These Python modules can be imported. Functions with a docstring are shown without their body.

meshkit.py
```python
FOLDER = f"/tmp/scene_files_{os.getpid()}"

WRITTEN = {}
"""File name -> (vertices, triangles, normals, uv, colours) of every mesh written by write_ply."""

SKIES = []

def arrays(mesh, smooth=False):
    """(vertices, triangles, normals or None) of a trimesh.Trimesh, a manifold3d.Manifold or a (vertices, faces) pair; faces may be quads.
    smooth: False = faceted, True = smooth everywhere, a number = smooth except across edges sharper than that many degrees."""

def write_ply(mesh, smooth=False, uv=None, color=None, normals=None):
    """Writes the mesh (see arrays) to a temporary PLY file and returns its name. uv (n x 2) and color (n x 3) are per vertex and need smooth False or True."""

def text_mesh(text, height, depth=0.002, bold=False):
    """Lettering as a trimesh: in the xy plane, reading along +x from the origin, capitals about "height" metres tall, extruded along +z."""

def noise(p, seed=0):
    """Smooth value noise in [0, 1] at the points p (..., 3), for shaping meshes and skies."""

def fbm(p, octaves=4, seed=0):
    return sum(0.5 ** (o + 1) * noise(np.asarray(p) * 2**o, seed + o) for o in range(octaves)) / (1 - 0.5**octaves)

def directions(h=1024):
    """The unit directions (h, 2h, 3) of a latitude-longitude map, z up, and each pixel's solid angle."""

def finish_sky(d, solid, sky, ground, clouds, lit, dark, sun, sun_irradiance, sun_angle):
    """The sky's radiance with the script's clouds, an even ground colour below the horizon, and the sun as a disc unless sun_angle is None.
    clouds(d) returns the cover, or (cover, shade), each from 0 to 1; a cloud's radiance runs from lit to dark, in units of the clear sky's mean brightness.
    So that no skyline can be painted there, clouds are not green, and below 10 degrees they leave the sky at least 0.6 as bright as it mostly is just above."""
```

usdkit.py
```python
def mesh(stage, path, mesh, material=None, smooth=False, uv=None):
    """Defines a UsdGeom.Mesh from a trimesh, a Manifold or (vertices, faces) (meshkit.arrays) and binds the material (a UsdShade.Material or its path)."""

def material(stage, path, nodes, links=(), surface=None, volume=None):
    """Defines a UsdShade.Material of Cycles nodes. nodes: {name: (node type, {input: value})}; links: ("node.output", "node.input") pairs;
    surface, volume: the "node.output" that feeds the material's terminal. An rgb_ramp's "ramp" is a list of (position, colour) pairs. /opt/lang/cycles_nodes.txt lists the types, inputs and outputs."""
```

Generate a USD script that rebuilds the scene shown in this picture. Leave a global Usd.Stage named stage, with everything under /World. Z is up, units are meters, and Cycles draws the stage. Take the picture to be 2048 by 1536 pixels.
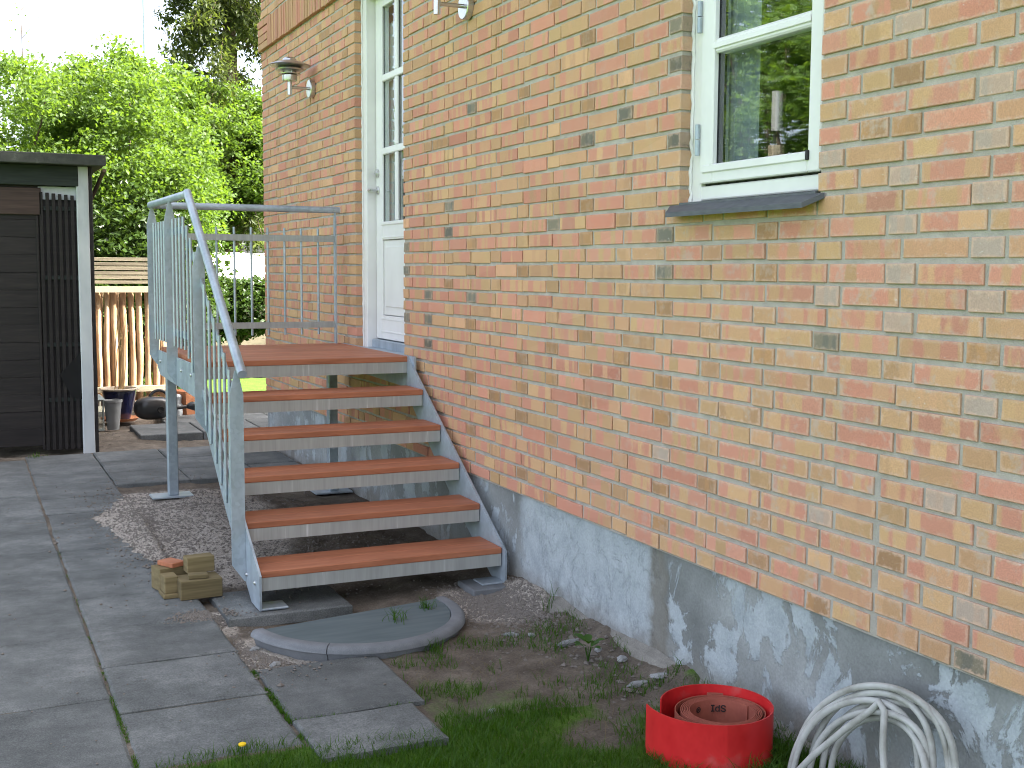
import math, numpy as np, trimesh, manifold3d, shapely.geometry as sg
import usdkit, meshkit
from pxr import Usd, UsdGeom, UsdLux, UsdShade, Gf, Sdf, Vt

stage = Usd.Stage.CreateInMemory()
UsdGeom.SetStageUpAxis(stage, 'Z'); UsdGeom.SetStageMetersPerUnit(stage, 1.0)
world = UsdGeom.Xform.Define(stage, '/World'); stage.SetDefaultPrim(world.GetPrim())
UsdGeom.Scope.Define(stage, '/World/Looks')
PI = math.pi

# ------------------------------------------------------------------ camera, sky, sun, exposure
CAM = np.array([-2.3363, -2.5128, 1.4640])
YAW, PITCH, ROLL, FPX = 0.435855, -0.094713, 0.005987, 2380.96
EXPOSURE = 2.55
SUN_EL, SUN_AZ = math.radians(49), math.radians(112)      # azimuth from +y towards +x
SUN_INT, SKY = 1.25, 0.15
fw = np.array([math.sin(YAW)*math.cos(PITCH), math.cos(YAW)*math.cos(PITCH), math.sin(PITCH)])
rt = np.array([math.cos(YAW), -math.sin(YAW), 0.0]); up = np.cross(rt, fw)
rt, up = math.cos(ROLL)*rt + math.sin(ROLL)*up, -math.sin(ROLL)*rt + math.cos(ROLL)*up
cam = UsdGeom.Camera.Define(stage, '/World/camera')
cam.AddTransformOp().Set(Gf.Matrix4d(*rt, 0, *up, 0, *(-fw), 0, *CAM, 1))
cam.CreateHorizontalApertureAttr(36.0); cam.CreateVerticalApertureAttr(27.0)
cam.CreateFocalLengthAttr(36.0*FPX/2048.0); cam.CreateClippingRangeAttr(Gf.Vec2f(0.05, 5000))
cam.CreateExposureAttr(EXPOSURE)

sun_to = np.array([math.cos(SUN_EL)*math.sin(SUN_AZ), math.cos(SUN_EL)*math.cos(SUN_AZ), math.sin(SUN_EL)])
skymat = usdkit.material(stage, '/World/Looks/sky', {
    'sky': ('sky_texture', {'sky_type': 'single_scattering', 'sun_disc': False, 'sun_elevation': SUN_EL, 'sun_rotation': SUN_AZ,
                            'air_density': 0.6, 'aerosol_density': 5.0, 'ozone_density': 0.6}),
    'veil': ('hsv', {'saturation': 0.55}),      # thin high veil of cloud: a paler, whiter sky
    'bg': ('background_shader', {'strength': SKY})}, [('sky.color', 'veil.color'), ('veil.color', 'bg.color')], surface='bg.background')
dome = UsdLux.DomeLight.Define(stage, '/World/sky')
UsdShade.MaterialBindingAPI.Apply(dome.GetPrim()).Bind(skymat)
dome.GetPrim().SetCustomDataByKey('kind', 'structure'); dome.GetPrim().SetCustomDataByKey('label', 'pale bright daylight sky above the garden')
dome.GetPrim().SetCustomDataByKey('category', 'sky')
sun = UsdLux.DistantLight.Define(stage, '/World/sun')
zax = sun_to; xax = np.cross([0, 0, 1.0], zax); xax /= np.linalg.norm(xax); yax = np.cross(zax, xax)
sun.AddTransformOp().Set(Gf.Matrix4d(*xax, 0, *yax, 0, *zax, 0, 0, 0, 0, 1))
sun.CreateIntensityAttr(SUN_INT); sun.CreateAngleAttr(0.53); sun.CreateNormalizeAttr(True); sun.CreateColorAttr(Gf.Vec3f(1.0, 0.94, 0.84))

# ------------------------------------------------------------------ helpers
NAMES = {}
def fresh(parent, name):
    n = NAMES.get((parent, name), 0); NAMES[(parent, name)] = n + 1
    return f'{parent}/{name}' if n == 0 else f'{parent}/{name}_{n:03d}'
def tag(prim, label=None, cat=None, group=None, kind=None):
    for k, v in (('label', label), ('category', cat), ('group', group), ('kind', kind)):
        if v: prim.SetCustomDataByKey(k, v)
    return prim
def thing(name, label, cat, loc=(0, 0, 0), rz=0.0, group=None, kind=None):
    x = UsdGeom.Xform.Define(stage, fresh('/World', name))
    x.AddTranslateOp().Set(Gf.Vec3d(*map(float, loc)))
    if rz: x.AddRotateZOp().Set(math.degrees(rz))
    return tag(x.GetPrim(), label, cat, group, kind)
def part(name, mb, mat, parent='/World', smooth=False, label=None, prim_vars=None, kind=None, cat=None, group=None):
    parent = parent if isinstance(parent, str) else str(parent.GetPath())
    m = mb.get() if isinstance(mb, MB) else mb
    p = usdkit.mesh(stage, fresh(parent, name), m, mat, smooth=smooth)
    for k, (val, interp) in (prim_vars or {}).items():
        pv = UsdGeom.PrimvarsAPI(p).CreatePrimvar(k, Sdf.ValueTypeNames.Color3fArray, interp)
        pv.Set(Vt.Vec3fArray.FromNumpy(np.asarray(val, np.float32).reshape(-1, 3)))
    return tag(p.GetPrim(), label, cat, group, kind)
def group_part(name, parent):
    return UsdGeom.Xform.Define(stage, fresh(parent if isinstance(parent, str) else str(parent.GetPath()), name)).GetPrim()
def copy_of(src, name, label, loc, rz=0.0, group=None):
    x = UsdGeom.Xform.Define(stage, fresh('/World', name)); x.AddTranslateOp().Set(Gf.Vec3d(*map(float, loc)))
    if rz: x.AddRotateZOp().Set(math.degrees(rz))
    p = x.GetPrim(); p.GetReferences().AddInternalReference(src.GetPath()); p.SetInstanceable(True)
    was = src.GetCustomData()
    return tag(p, label, was['category'], group or was.get('group'))

class MB:
    def __init__(s): s.v, s.f, s.n = [], [], 0
    def add(s, v, f):
        v = np.asarray(v, float); f = np.asarray(f, int)
        if f.shape[1] == 4: f = np.vstack([f[:, [0, 1, 2]], f[:, [0, 2, 3]]])
        s.v.append(v); s.f.append(f + s.n); s.n += len(v); return s
    def tm(s, m): return s.add(m.vertices, m.faces)
    def get(s): return np.vstack(s.v), np.vstack(s.f)
    def box(s, x0, x1, y0, y1, z0, z1, c=0.0, M=None):
        lo, hi = np.minimum([x0, y0, z0], [x1, y1, z1]), np.maximum([x0, y0, z0], [x1, y1, z1])
        if c <= 0:
            b = trimesh.creation.box(bounds=[lo, hi])
        else:
            c = min(c, (hi-lo).min()*0.45)
            pts = []
            for sx in (0, 1):
                for sy in (0, 1):
                    for sz in (0, 1):
                        p = np.where([sx, sy, sz], hi, lo); d = np.where([sx, sy, sz], -c, c)
                        for k in range(3):
                            q = p + d; q[k] = p[k]; pts.append(q)
            b = trimesh.convex.convex_hull(np.array(pts))
        v = b.vertices
        if M is not None: v = v @ M[:3, :3].T + M[:3, 3]
        return s.add(v, b.faces)
    def tube(s, pts, r, n=10, cap=True):
        p = np.asarray(pts, float); r = np.broadcast_to(r, len(p))
        t = np.gradient(p, axis=0); t /= np.linalg.norm(t, axis=1, keepdims=True) + 1e-12
        a = np.zeros_like(p); ref = np.array([0, 0, 1.0]) if abs(t[0, 2]) < 0.9 else np.array([1.0, 0, 0])
        prev = np.cross(t[0], ref); prev /= np.linalg.norm(prev)
        for i in range(len(p)):
            q = prev - t[i]*(prev @ t[i]); q /= np.linalg.norm(q) + 1e-12; a[i] = q; prev = q
        b = np.cross(t, a); ang = np.arange(n)*2*PI/n
        v = p[:, None] + r[:, None, None]*(np.cos(ang)[None, :, None]*a[:, None] + np.sin(ang)[None, :, None]*b[:, None])
        i, j = np.meshgrid(np.arange(len(p)-1), np.arange(n), indexing='ij')
        f = np.stack([i*n+j, i*n+(j+1) % n, (i+1)*n+(j+1) % n, (i+1)*n+j], -1).reshape(-1, 4)
        v = v.reshape(-1, 3); f3 = np.vstack([f[:, [0, 1, 2]], f[:, [0, 2, 3]]])
        if cap:
            e = len(p)-1; v = np.vstack([v, p[0], p[-1]]); c0, c1 = len(v)-2, len(v)-1
            k = np.arange(n)
            f3 = np.vstack([f3, np.stack([np.full(n, c0), (k+1) % n, k], 1), np.stack([np.full(n, c1), e*n+k, e*n+(k+1) % n], 1)])
        return s.add(v, f3)
    def lathe(s, prof, n=24, M=None):
        prof = np.asarray(prof, float); ang = np.arange(n)*2*PI/n
        v = np.stack([prof[:, None, 0]*np.cos(ang), prof[:, None, 0]*np.sin(ang), np.repeat(prof[:, 1:2], n, 1)], -1).reshape(-1, 3)
        i, j = np.meshgrid(np.arange(len(prof)-1), np.arange(n), indexing='ij')
        f = np.stack([i*n+j, i*n+(j+1) % n, (i+1)*n+(j+1) % n, (i+1)*n+j], -1).reshape(-1, 4)
        if M is not None: v = v @ M[:3, :3].T + M[:3, 3]
        return s.add(v, f)
    def prism_x(s, poly, x0, x1, holes=()):
        """polygon in (y, z), extruded from x0 to x1"""
        m = trimesh.creation.extrude_polygon(sg.Polygon(poly, holes), abs(x1-x0), engine='earcut')
        v = m.vertices; v = np.stack([min(x0, x1)+v[:, 2], v[:, 0], v[:, 1]], 1)
        return s.add(v, m.faces)
    def prism_y(s, poly, y0, y1):
        """polygon in (x, z)"""
        m = trimesh.creation.extrude_polygon(sg.Polygon(poly), abs(y1-y0), engine='earcut')
        v = m.vertices; v = np.stack([v[:, 0], min(y0, y1)+v[:, 2], v[:, 1]], 1)
        return s.add(v, m.faces[:, ::-1])
    def prism_z(s, poly, z0, z1):
        m = trimesh.creation.extrude_polygon(sg.Polygon(poly), abs(z1-z0), engine='earcut')
        return s.add(m.vertices + [0, 0, min(z0, z1)], m.faces)
def rotm(axis, ang, loc=(0, 0, 0)):
    M = trimesh.transformations.rotation_matrix(ang, axis); M[:3, 3] = loc; return M
def Mz(ang, loc): return rotm([0, 0, 1], ang, loc)

# ------------------------------------------------------------------ materials
def mat(name, nodes, links, surface='p.BSDF'):
    return usdkit.material(stage, f'/World/Looks/{name}', nodes, links, surface=surface)
def noisy(name, stops, scale=8.0, detail=5.0, rough=0.6, bump=0.0, bscale=60.0, metallic=0.0, spec=0.3, stretch=(1, 1, 1), vary=0.0, rough_var=0.0, coat=0.0, bdist=0.004, fine=0.0):
    """a surface of one kind with colour variation from noise, optional bump, optional per-piece variation"""
    N = {'g': ('geometry', {}), 'm': ('mapping', {'scale': stretch}), 'n': ('noise_texture', {'scale': scale, 'detail': detail, 'roughness': 0.6}),
         'r': ('rgb_ramp', {'ramp': stops}), 'p': ('principled_bsdf', {'roughness': rough, 'metallic': metallic, 'specular_ior_level': spec, 'coat_weight': coat})}
    L = [('g.position', 'm.vector'), ('m.vector', 'n.vector'), ('n.fac', 'r.fac')]
    col = 'r.color'
    if fine:
        N['nf'] = ('noise_texture', {'scale': bscale*3, 'detail': 3.0}); N['mf'] = ('map_range', {'from_min': 0.3, 'from_max': 0.7, 'to_min': 1-fine, 'to_max': 1+fine})
        N['xf'] = ('mix', {'mix_type': 'multiply', 'fac': 1.0}); L += [('m.vector', 'nf.vector'), ('nf.fac', 'mf.value'), (col, 'xf.color1'), ('mf.result', 'xf.color2')]; col = 'xf.color'
    if vary:
        N['o'] = ('object_info', {}); N['mv'] = ('map_range', {'from_min': 0.0, 'from_max': 1.0, 'to_min': 1-vary, 'to_max': 1+vary})
        N['xv'] = ('mix', {'mix_type': 'multiply', 'fac': 1.0}); L += [('o.random', 'mv.value'), (col, 'xv.color1'), ('mv.result', 'xv.color2')]; col = 'xv.color'
    L.append((col, 'p.base_color'))
    if bump:
        N['b2'] = ('noise_texture', {'scale': bscale, 'detail': 4.0, 'roughness': 0.65}); N['b'] = ('bump', {'strength': bump, 'distance': bdist})
        L += [('m.vector', 'b2.vector'), ('b2.fac', 'b.height'), ('b.normal', 'p.normal')]
    if rough_var:
        N['mr'] = ('map_range', {'from_min': 0.3, 'from_max': 0.7, 'to_min': rough-rough_var, 'to_max': rough+rough_var})
        L += [('n.fac', 'mr.value'), ('mr.result', 'p.roughness')]
    return mat(name, N, L)

# bricks: colours per brick as primvars (ca, cb), local coordinates (bl) and (rnd, haze, -) in bk
M_brick = mat('brick', {
    'ca': ('attribute', {'attribute': 'ca'}), 'cb': ('attribute', {'attribute': 'cb'}), 'bl': ('attribute', {'attribute': 'bl'}), 'bk': ('attribute', {'attribute': 'bk'}),
    'sl': ('separate_color', {}), 'sk': ('separate_color', {}), 'g': ('geometry', {}), 'xyz': ('separate_xyz', {}),
    'w1': ('math', {'math_type': 'multiply', 'value2': 8.5}), 'w2': ('math', {'math_type': 'multiply_add', 'value2': 300.0}),
    'nb': ('noise_texture', {'dimensions': '1D', 'scale': 1.0, 'detail': 2.0, 'roughness': 0.5}),
    'nz': ('noise_texture', {'scale': 26.0, 'detail': 4.0, 'roughness': 0.6}), 'az': ('math', {'math_type': 'multiply_add', 'value2': 0.13, 'value3': -0.065}), 'ab': ('math', {'math_type': 'add'}),
    'rb': ('map_range', {'range_type': 'smoothstep', 'from_min': 0.47, 'from_max': 0.53, 'to_min': 0.0, 'to_max': 1.0}),
    'mx': ('mix', {}),
    # edge distance in metres
    'uu': ('math', {'math_type': 'subtract', 'value1': 1.0}), 'um': ('math', {'math_type': 'minimum'}), 'ul': ('math', {'math_type': 'multiply'}),
    'vv': ('math', {'math_type': 'subtract', 'value1': 1.0}), 'vm': ('math', {'math_type': 'minimum'}), 'vl': ('math', {'math_type': 'multiply', 'value2': 0.055}),
    'ed': ('math', {'math_type': 'minimum'}),
    'ne': ('noise_texture', {'scale': 38.0, 'detail': 5.0, 'roughness': 0.7}), 'nem': ('math', {'math_type': 'multiply_add', 'value2': 0.046, 'value3': -0.0225}),
    'ea': ('math', {'math_type': 'add'}), 'em': ('map_range', {'range_type': 'smoothstep', 'from_min': 0.0005, 'from_max': 0.0125, 'to_min': 0.8, 'to_max': 0.0}),
    'eh': ('math', {'math_type': 'multiply'}),
    'hz': ('mix', {'color2': (0.60, 0.41, 0.30)}),
    'nf': ('noise_texture', {'scale': 260.0, 'detail': 3.0}), 'mf': ('map_range', {'from_min': 0.3, 'from_max': 0.7, 'to_min': 0.88, 'to_max': 1.12}),
    'xf': ('mix', {'mix_type': 'multiply', 'fac': 1.0}),
    'nw': ('noise_texture', {'scale': 55.0, 'detail': 6.0, 'roughness': 0.75}), 'mpw': ('mapping', {'scale': (1, 0.6, 1.6)}), 'rw': ('map_range', {'range_type': 'smoothstep', 'from_min': 0.63, 'from_max': 0.70, 'to_min': 0.0, 'to_max': 0.9}),
    'wh': ('math', {'math_type': 'multiply'}), 'wt': ('mix', {'color2': (0.66, 0.63, 0.57)}),
    'ns': ('noise_texture', {'scale': 11.0, 'detail': 6.0, 'roughness': 0.7}), 'rs': ('map_range', {'range_type': 'smoothstep', 'from_min': 0.53, 'from_max': 0.66, 'to_min': 0.0, 'to_max': 0.8}), 'sh': ('math', {'math_type': 'multiply'}), 'sm': ('mix', {'color2': (0.48, 0.375, 0.30)}),
    'b': ('bump', {'strength': 0.45, 'distance': 0.002}), 'p': ('principled_bsdf', {'roughness': 0.88, 'specular_ior_level': 0.2})},
    [('bl.color', 'sl.color'), ('bk.color', 'sk.color'), ('g.position', 'xyz.vector'), ('xyz.y', 'w1.value1'), ('sk.r', 'w2.value1'), ('w1.value', 'w2.value3'), ('w2.value', 'nb.w'),
     ('g.position', 'nz.vector'), ('nz.fac', 'az.value1'), ('nb.fac', 'ab.value1'), ('az.value', 'ab.value2'), ('ab.value', 'rb.value'), ('rb.result', 'mx.fac'), ('ca.color', 'mx.color1'), ('cb.color', 'mx.color2'),
     ('sl.r', 'uu.value2'), ('sl.r', 'um.value1'), ('uu.value', 'um.value2'), ('um.value', 'ul.value1'), ('sl.b', 'ul.value2'),
     ('sl.g', 'vv.value2'), ('sl.g', 'vm.value1'), ('vv.value', 'vm.value2'), ('vm.value', 'vl.value1'), ('ul.value', 'ed.value1'), ('vl.value', 'ed.value2'),
     ('g.position', 'ne.vector'), ('ne.fac', 'nem.value1'), ('ed.value', 'ea.value1'), ('nem.value', 'ea.value2'), ('ea.value', 'em.value'), ('em.result', 'eh.value1'), ('sk.g', 'eh.value2'),
     ('eh.value', 'hz.fac'), ('mx.color', 'hz.color1'), ('g.position', 'nf.vector'), ('nf.fac', 'mf.value'), ('hz.color', 'xf.color1'), ('mf.result', 'xf.color2'),
     ('g.position', 'mpw.vector'), ('mpw.vector', 'nw.vector'), ('nw.fac', 'rw.value'), ('rw.result', 'wh.value1'), ('sk.g', 'wh.value2'), ('wh.value', 'wt.fac'), ('xf.color', 'sm.color1'), ('g.position', 'ns.vector'), ('ns.fac', 'rs.value'), ('rs.result', 'sh.value1'), ('sk.g', 'sh.value2'), ('sh.value', 'sm.fac'), ('sm.color', 'wt.color1'), ('wt.color', 'p.base_color'),
     ('nf.fac', 'b.height'), ('b.normal', 'p.normal')])
M_mortar = noisy('mortar', [(0.3, (0.365, 0.33, 0.285)), (0.7, (0.49, 0.45, 0.395))], scale=14, bump=0.9, bscale=170, rough=0.95, spec=0.1, bdist=0.004, fine=0.18)
M_farbrick = mat('far_brick', {'g': ('geometry', {}), 'x': ('separate_xyz', {}), 'c': ('combine_xyz', {}), 't': ('brick_texture', {'color1': (0.42, 0.20, 0.12), 'color2': (0.44, 0.26, 0.12), 'mortar': (0.32, 0.30, 0.26), 'scale': 1.0, 'mortar_size': 0.006, 'brick_width': 0.24, 'row_height': 0.0667}),
    's': ('math', {'math_type': 'add'}), 'p': ('principled_bsdf', {'roughness': 0.9})},
    [('g.position', 'x.vector'), ('x.x', 's.value1'), ('x.y', 's.value2'), ('s.value', 'c.x'), ('x.z', 'c.y'), ('c.vector', 't.vector'), ('t.color', 'p.base_color')])
# rendered plinth: pale render west of the seam, patchy scraped render towards the camera
M_plinth = mat('plinth_render', {'g': ('geometry', {}), 'x': ('separate_xyz', {}),
    'n1': ('noise_texture', {'scale': 5.2, 'detail': 8.0, 'roughness': 0.66, 'distortion': 0.4}), 'mp': ('mapping', {'scale': (1, 1.15, 0.85)}),
    'n2': ('noise_texture', {'scale': 2.2, 'detail': 5.0, 'roughness': 0.55}), 'n3': ('noise_texture', {'scale': 120.0, 'detail': 4.0}), 'n4': ('noise_texture', {'scale': 11.0, 'detail': 5.0}),
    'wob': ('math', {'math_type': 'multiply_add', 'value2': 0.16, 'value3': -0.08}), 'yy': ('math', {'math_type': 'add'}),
    'rY': ('rgb_ramp', {'ramp': [(0.0, (0, 0, 0)), (0.3540, (0, 0, 0)), (0.3570, (1, 1, 1)), (0.4890, (1, 1, 1)), (0.4910, (0.12, 0.12, 0.12)), (0.75, (0.12, 0.12, 0.12)), (0.85, (0.3, 0.3, 0.3)), (1.0, (0.3, 0.3, 0.3))]}),  # past the pale band, darker colour stands for the shade under the stairs
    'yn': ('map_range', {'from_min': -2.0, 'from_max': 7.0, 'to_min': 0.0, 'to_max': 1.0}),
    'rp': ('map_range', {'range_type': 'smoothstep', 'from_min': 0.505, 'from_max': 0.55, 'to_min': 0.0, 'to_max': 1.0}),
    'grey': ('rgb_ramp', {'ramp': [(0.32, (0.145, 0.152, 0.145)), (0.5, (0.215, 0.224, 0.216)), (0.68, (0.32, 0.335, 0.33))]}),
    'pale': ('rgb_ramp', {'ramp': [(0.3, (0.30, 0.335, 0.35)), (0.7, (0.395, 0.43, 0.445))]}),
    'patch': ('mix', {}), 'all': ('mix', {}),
    'rB': ('rgb_ramp', {'ramp': [(0.0, (0, 0, 0)), (0.350, (0, 0, 0)), (0.3525, (0.85, 0.85, 0.85)), (0.3615, (0.9, 0.9, 0.9)), (0.366, (0, 0, 0)), (1.0, (0, 0, 0))]}), 'strip': ('mix', {'color2': (0.175, 0.165, 0.14)}),
    'low': ('map_range', {'range_type': 'smoothstep', 'from_min': 0.01, 'from_max': 0.13, 'to_min': 0.6, 'to_max': 0.0}), 'lz': ('math', {'math_type': 'add'}), 'dirt': ('mix', {'color2': (0.185, 0.165, 0.135)}),
    'mf': ('map_range', {'from_min': 0.3, 'from_max': 0.7, 'to_min': 0.9, 'to_max': 1.1}), 'xf': ('mix', {'mix_type': 'multiply', 'fac': 1.0}),
    'hh': ('math', {'math_type': 'multiply_add', 'value2': 0.5}), 'b': ('bump', {'strength': 0.55, 'distance': 0.006}), 'p': ('principled_bsdf', {'roughness': 0.92, 'specular_ior_level': 0.15})},
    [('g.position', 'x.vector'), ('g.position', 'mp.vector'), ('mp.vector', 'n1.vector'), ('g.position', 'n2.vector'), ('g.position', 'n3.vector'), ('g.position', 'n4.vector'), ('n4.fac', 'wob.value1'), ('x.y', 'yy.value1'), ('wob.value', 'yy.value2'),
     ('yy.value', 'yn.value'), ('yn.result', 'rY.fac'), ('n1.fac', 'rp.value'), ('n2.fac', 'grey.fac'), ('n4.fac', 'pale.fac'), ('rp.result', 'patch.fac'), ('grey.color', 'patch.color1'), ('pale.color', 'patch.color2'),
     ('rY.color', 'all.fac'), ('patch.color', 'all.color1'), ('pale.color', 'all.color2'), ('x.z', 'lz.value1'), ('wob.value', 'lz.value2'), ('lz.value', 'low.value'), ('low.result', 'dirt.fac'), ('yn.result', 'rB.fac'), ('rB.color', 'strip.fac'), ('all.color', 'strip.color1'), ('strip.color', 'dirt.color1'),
     ('n3.fac', 'mf.value'), ('dirt.color', 'xf.color1'), ('mf.result', 'xf.color2'), ('xf.color', 'p.base_color'), ('n3.fac', 'hh.value1'), ('rp.result', 'hh.value3'), ('hh.value', 'b.height'), ('b.normal', 'p.normal')])
M_white = noisy('white_paint', [(0.3, (0.70, 0.69, 0.665)), (0.7, (0.77, 0.76, 0.735))], scale=5, rough=0.38, spec=0.4, bump=0.08, bscale=60)
M_rubber = noisy('black_gasket', [(0, (0.02, 0.02, 0.022)), (1, (0.03, 0.03, 0.032))], rough=0.6)
M_slate = noisy('slate', [(0.3, (0.075, 0.08, 0.088)), (0.7, (0.115, 0.12, 0.13))], scale=18, rough=0.6, bump=0.3, bscale=70, stretch=(1, 1, 3))
M_galv = mat('galvanised_steel', {'g': ('geometry', {}), 'v': ('voronoi_texture', {'scale': 55.0}), 'bw': ('rgb_to_bw', {}), 'n': ('noise_texture', {'scale': 5.0, 'detail': 6.0, 'roughness': 0.65}), 'mp': ('mapping', {'scale': (1.5, 1.5, 0.6)}),
    'r': ('rgb_ramp', {'ramp': [(0.3, (0.29, 0.345, 0.385)), (0.7, (0.45, 0.51, 0.555))]}), 'mv': ('map_range', {'from_min': 0.0, 'from_max': 1.0, 'to_min': 0.88, 'to_max': 1.1}), 'x': ('mix', {'mix_type': 'multiply', 'fac': 1.0}),
    'mr': ('map_range', {'from_min': 0.0, 'from_max': 1.0, 'to_min': 0.40, 'to_max': 0.58}), 'p': ('principled_bsdf', {'metallic': 0.55, 'roughness': 0.5})},
    [('g.position', 'v.vector'), ('v.color', 'bw.color'), ('g.position', 'mp.vector'), ('mp.vector', 'n.vector'), ('n.fac', 'r.fac'), ('bw.val', 'mv.value'), ('r.color', 'x.color1'), ('mv.result', 'x.color2'), ('x.color', 'p.base_color'), ('bw.val', 'mr.value'), ('mr.result', 'p.roughness')])
M_front = mat('galvanised_tray', {'g': ('geometry', {}), 'mp': ('mapping', {'scale': (40.0, 1.0, 2.0)}), 'n': ('noise_texture', {'scale': 1.0, 'detail': 6.0, 'roughness': 0.7}),
    'r': ('rgb_ramp', {'ramp': [(0.32, (0.30, 0.31, 0.29)), (0.6, (0.38, 0.39, 0.37)), (0.72, (0.55, 0.56, 0.55))]}), 'p': ('principled_bsdf', {'metallic': 0.25, 'roughness': 0.6})},
    [('g.position', 'mp.vector'), ('mp.vector', 'n.vector'), ('n.fac', 'r.fac'), ('r.color', 'p.base_color')])
M_steel = noisy('brushed_stainless', [(0.3, (0.52, 0.52, 0.51)), (0.7, (0.62, 0.62, 0.61))], scale=30, rough=0.3, metallic=0.95, stretch=(1, 1, 8))
M_deck = mat('red_hardwood', {'g': ('geometry', {}), 'mp': ('mapping', {'scale': (1.2, 22.0, 14.0)}), 'n': ('noise_texture', {'scale': 3.0, 'detail': 8.0, 'roughness': 0.65}), 'n2': ('noise_texture', {'scale': 3.0, 'detail': 4.0}),
    'r': ('rgb_ramp', {'ramp': [(0.25, (0.24, 0.086, 0.042)), (0.5, (0.36, 0.132, 0.066)), (0.75, (0.43, 0.175, 0.092))]}), 'o': ('object_info', {}), 'mv': ('map_range', {'to_min': 0.88, 'to_max': 1.12}), 'x': ('mix', {'mix_type': 'multiply', 'fac': 1.0}),
    'm2': ('map_range', {'from_min': 0.3, 'from_max': 0.7, 'to_min': 0.88, 'to_max': 1.12}), 'x2': ('mix', {'mix_type': 'multiply', 'fac': 1.0}), 'b': ('bump', {'strength': 0.25, 'distance': 0.003}), 'p': ('principled_bsdf', {'roughness': 0.58, 'specular_ior_level': 0.35})},
    [('g.position', 'mp.vector'), ('mp.vector', 'n.vector'), ('g.position', 'n2.vector'), ('n.fac', 'r.fac'), ('o.random', 'mv.value'), ('r.color', 'x.color1'), ('mv.result', 'x.color2'), ('n2.fac', 'm2.value'), ('x.color', 'x2.color1'), ('m2.result', 'x2.color2'), ('x2.color', 'p.base_color'), ('n.fac', 'b.height'), ('b.normal', 'p.normal')])
M_slab = mat('concrete_slab', {'g': ('geometry', {}), 'n': ('noise_texture', {'scale': 3.4, 'detail': 10.0, 'roughness': 0.74}), 'n2': ('noise_texture', {'scale': 190.0, 'detail': 3.0}), 'n3': ('voronoi_texture', {'scale': 75.0}),
    'r': ('rgb_ramp', {'ramp': [(0.28, (0.060, 0.065, 0.063)), (0.5, (0.112, 0.119, 0.116)), (0.72, (0.195, 0.203, 0.196))]}), 'o': ('object_info', {}), 'mv': ('map_range', {'to_min': 0.90, 'to_max': 1.10}), 'x': ('mix', {'mix_type': 'multiply', 'fac': 1.0}),
    'm2': ('map_range', {'from_min': 0.3, 'from_max': 0.7, 'to_min': 0.7, 'to_max': 1.3}), 'x2': ('mix', {'mix_type': 'multiply', 'fac': 1.0}),
    'sp': ('map_range', {'range_type': 'smoothstep', 'from_min': 0.05, 'from_max': 0.12, 'to_min': 0.35, 'to_max': 0.0}), 'x3': ('mix', {'color2': (0.42, 0.41, 0.38)}),
    'b': ('bump', {'strength': 0.5, 'distance': 0.003}), 'p': ('principled_bsdf', {'roughness': 0.85, 'specular_ior_level': 0.25})},
    [('g.position', 'n.vector'), ('g.position', 'n2.vector'), ('g.position', 'n3.vector'), ('n.fac', 'r.fac'), ('o.random', 'mv.value'), ('r.color', 'x.color1'), ('mv.result', 'x.color2'), ('n2.fac', 'm2.value'), ('x.color', 'x2.color1'), ('m2.result', 'x2.color2'),
     ('n3.distance', 'sp.value'), ('sp.result', 'x3.fac'), ('x2.color', 'x3.color1'), ('x3.color', 'p.base_color'), ('n2.fac', 'b.height'), ('b.normal', 'p.normal')])
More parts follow.
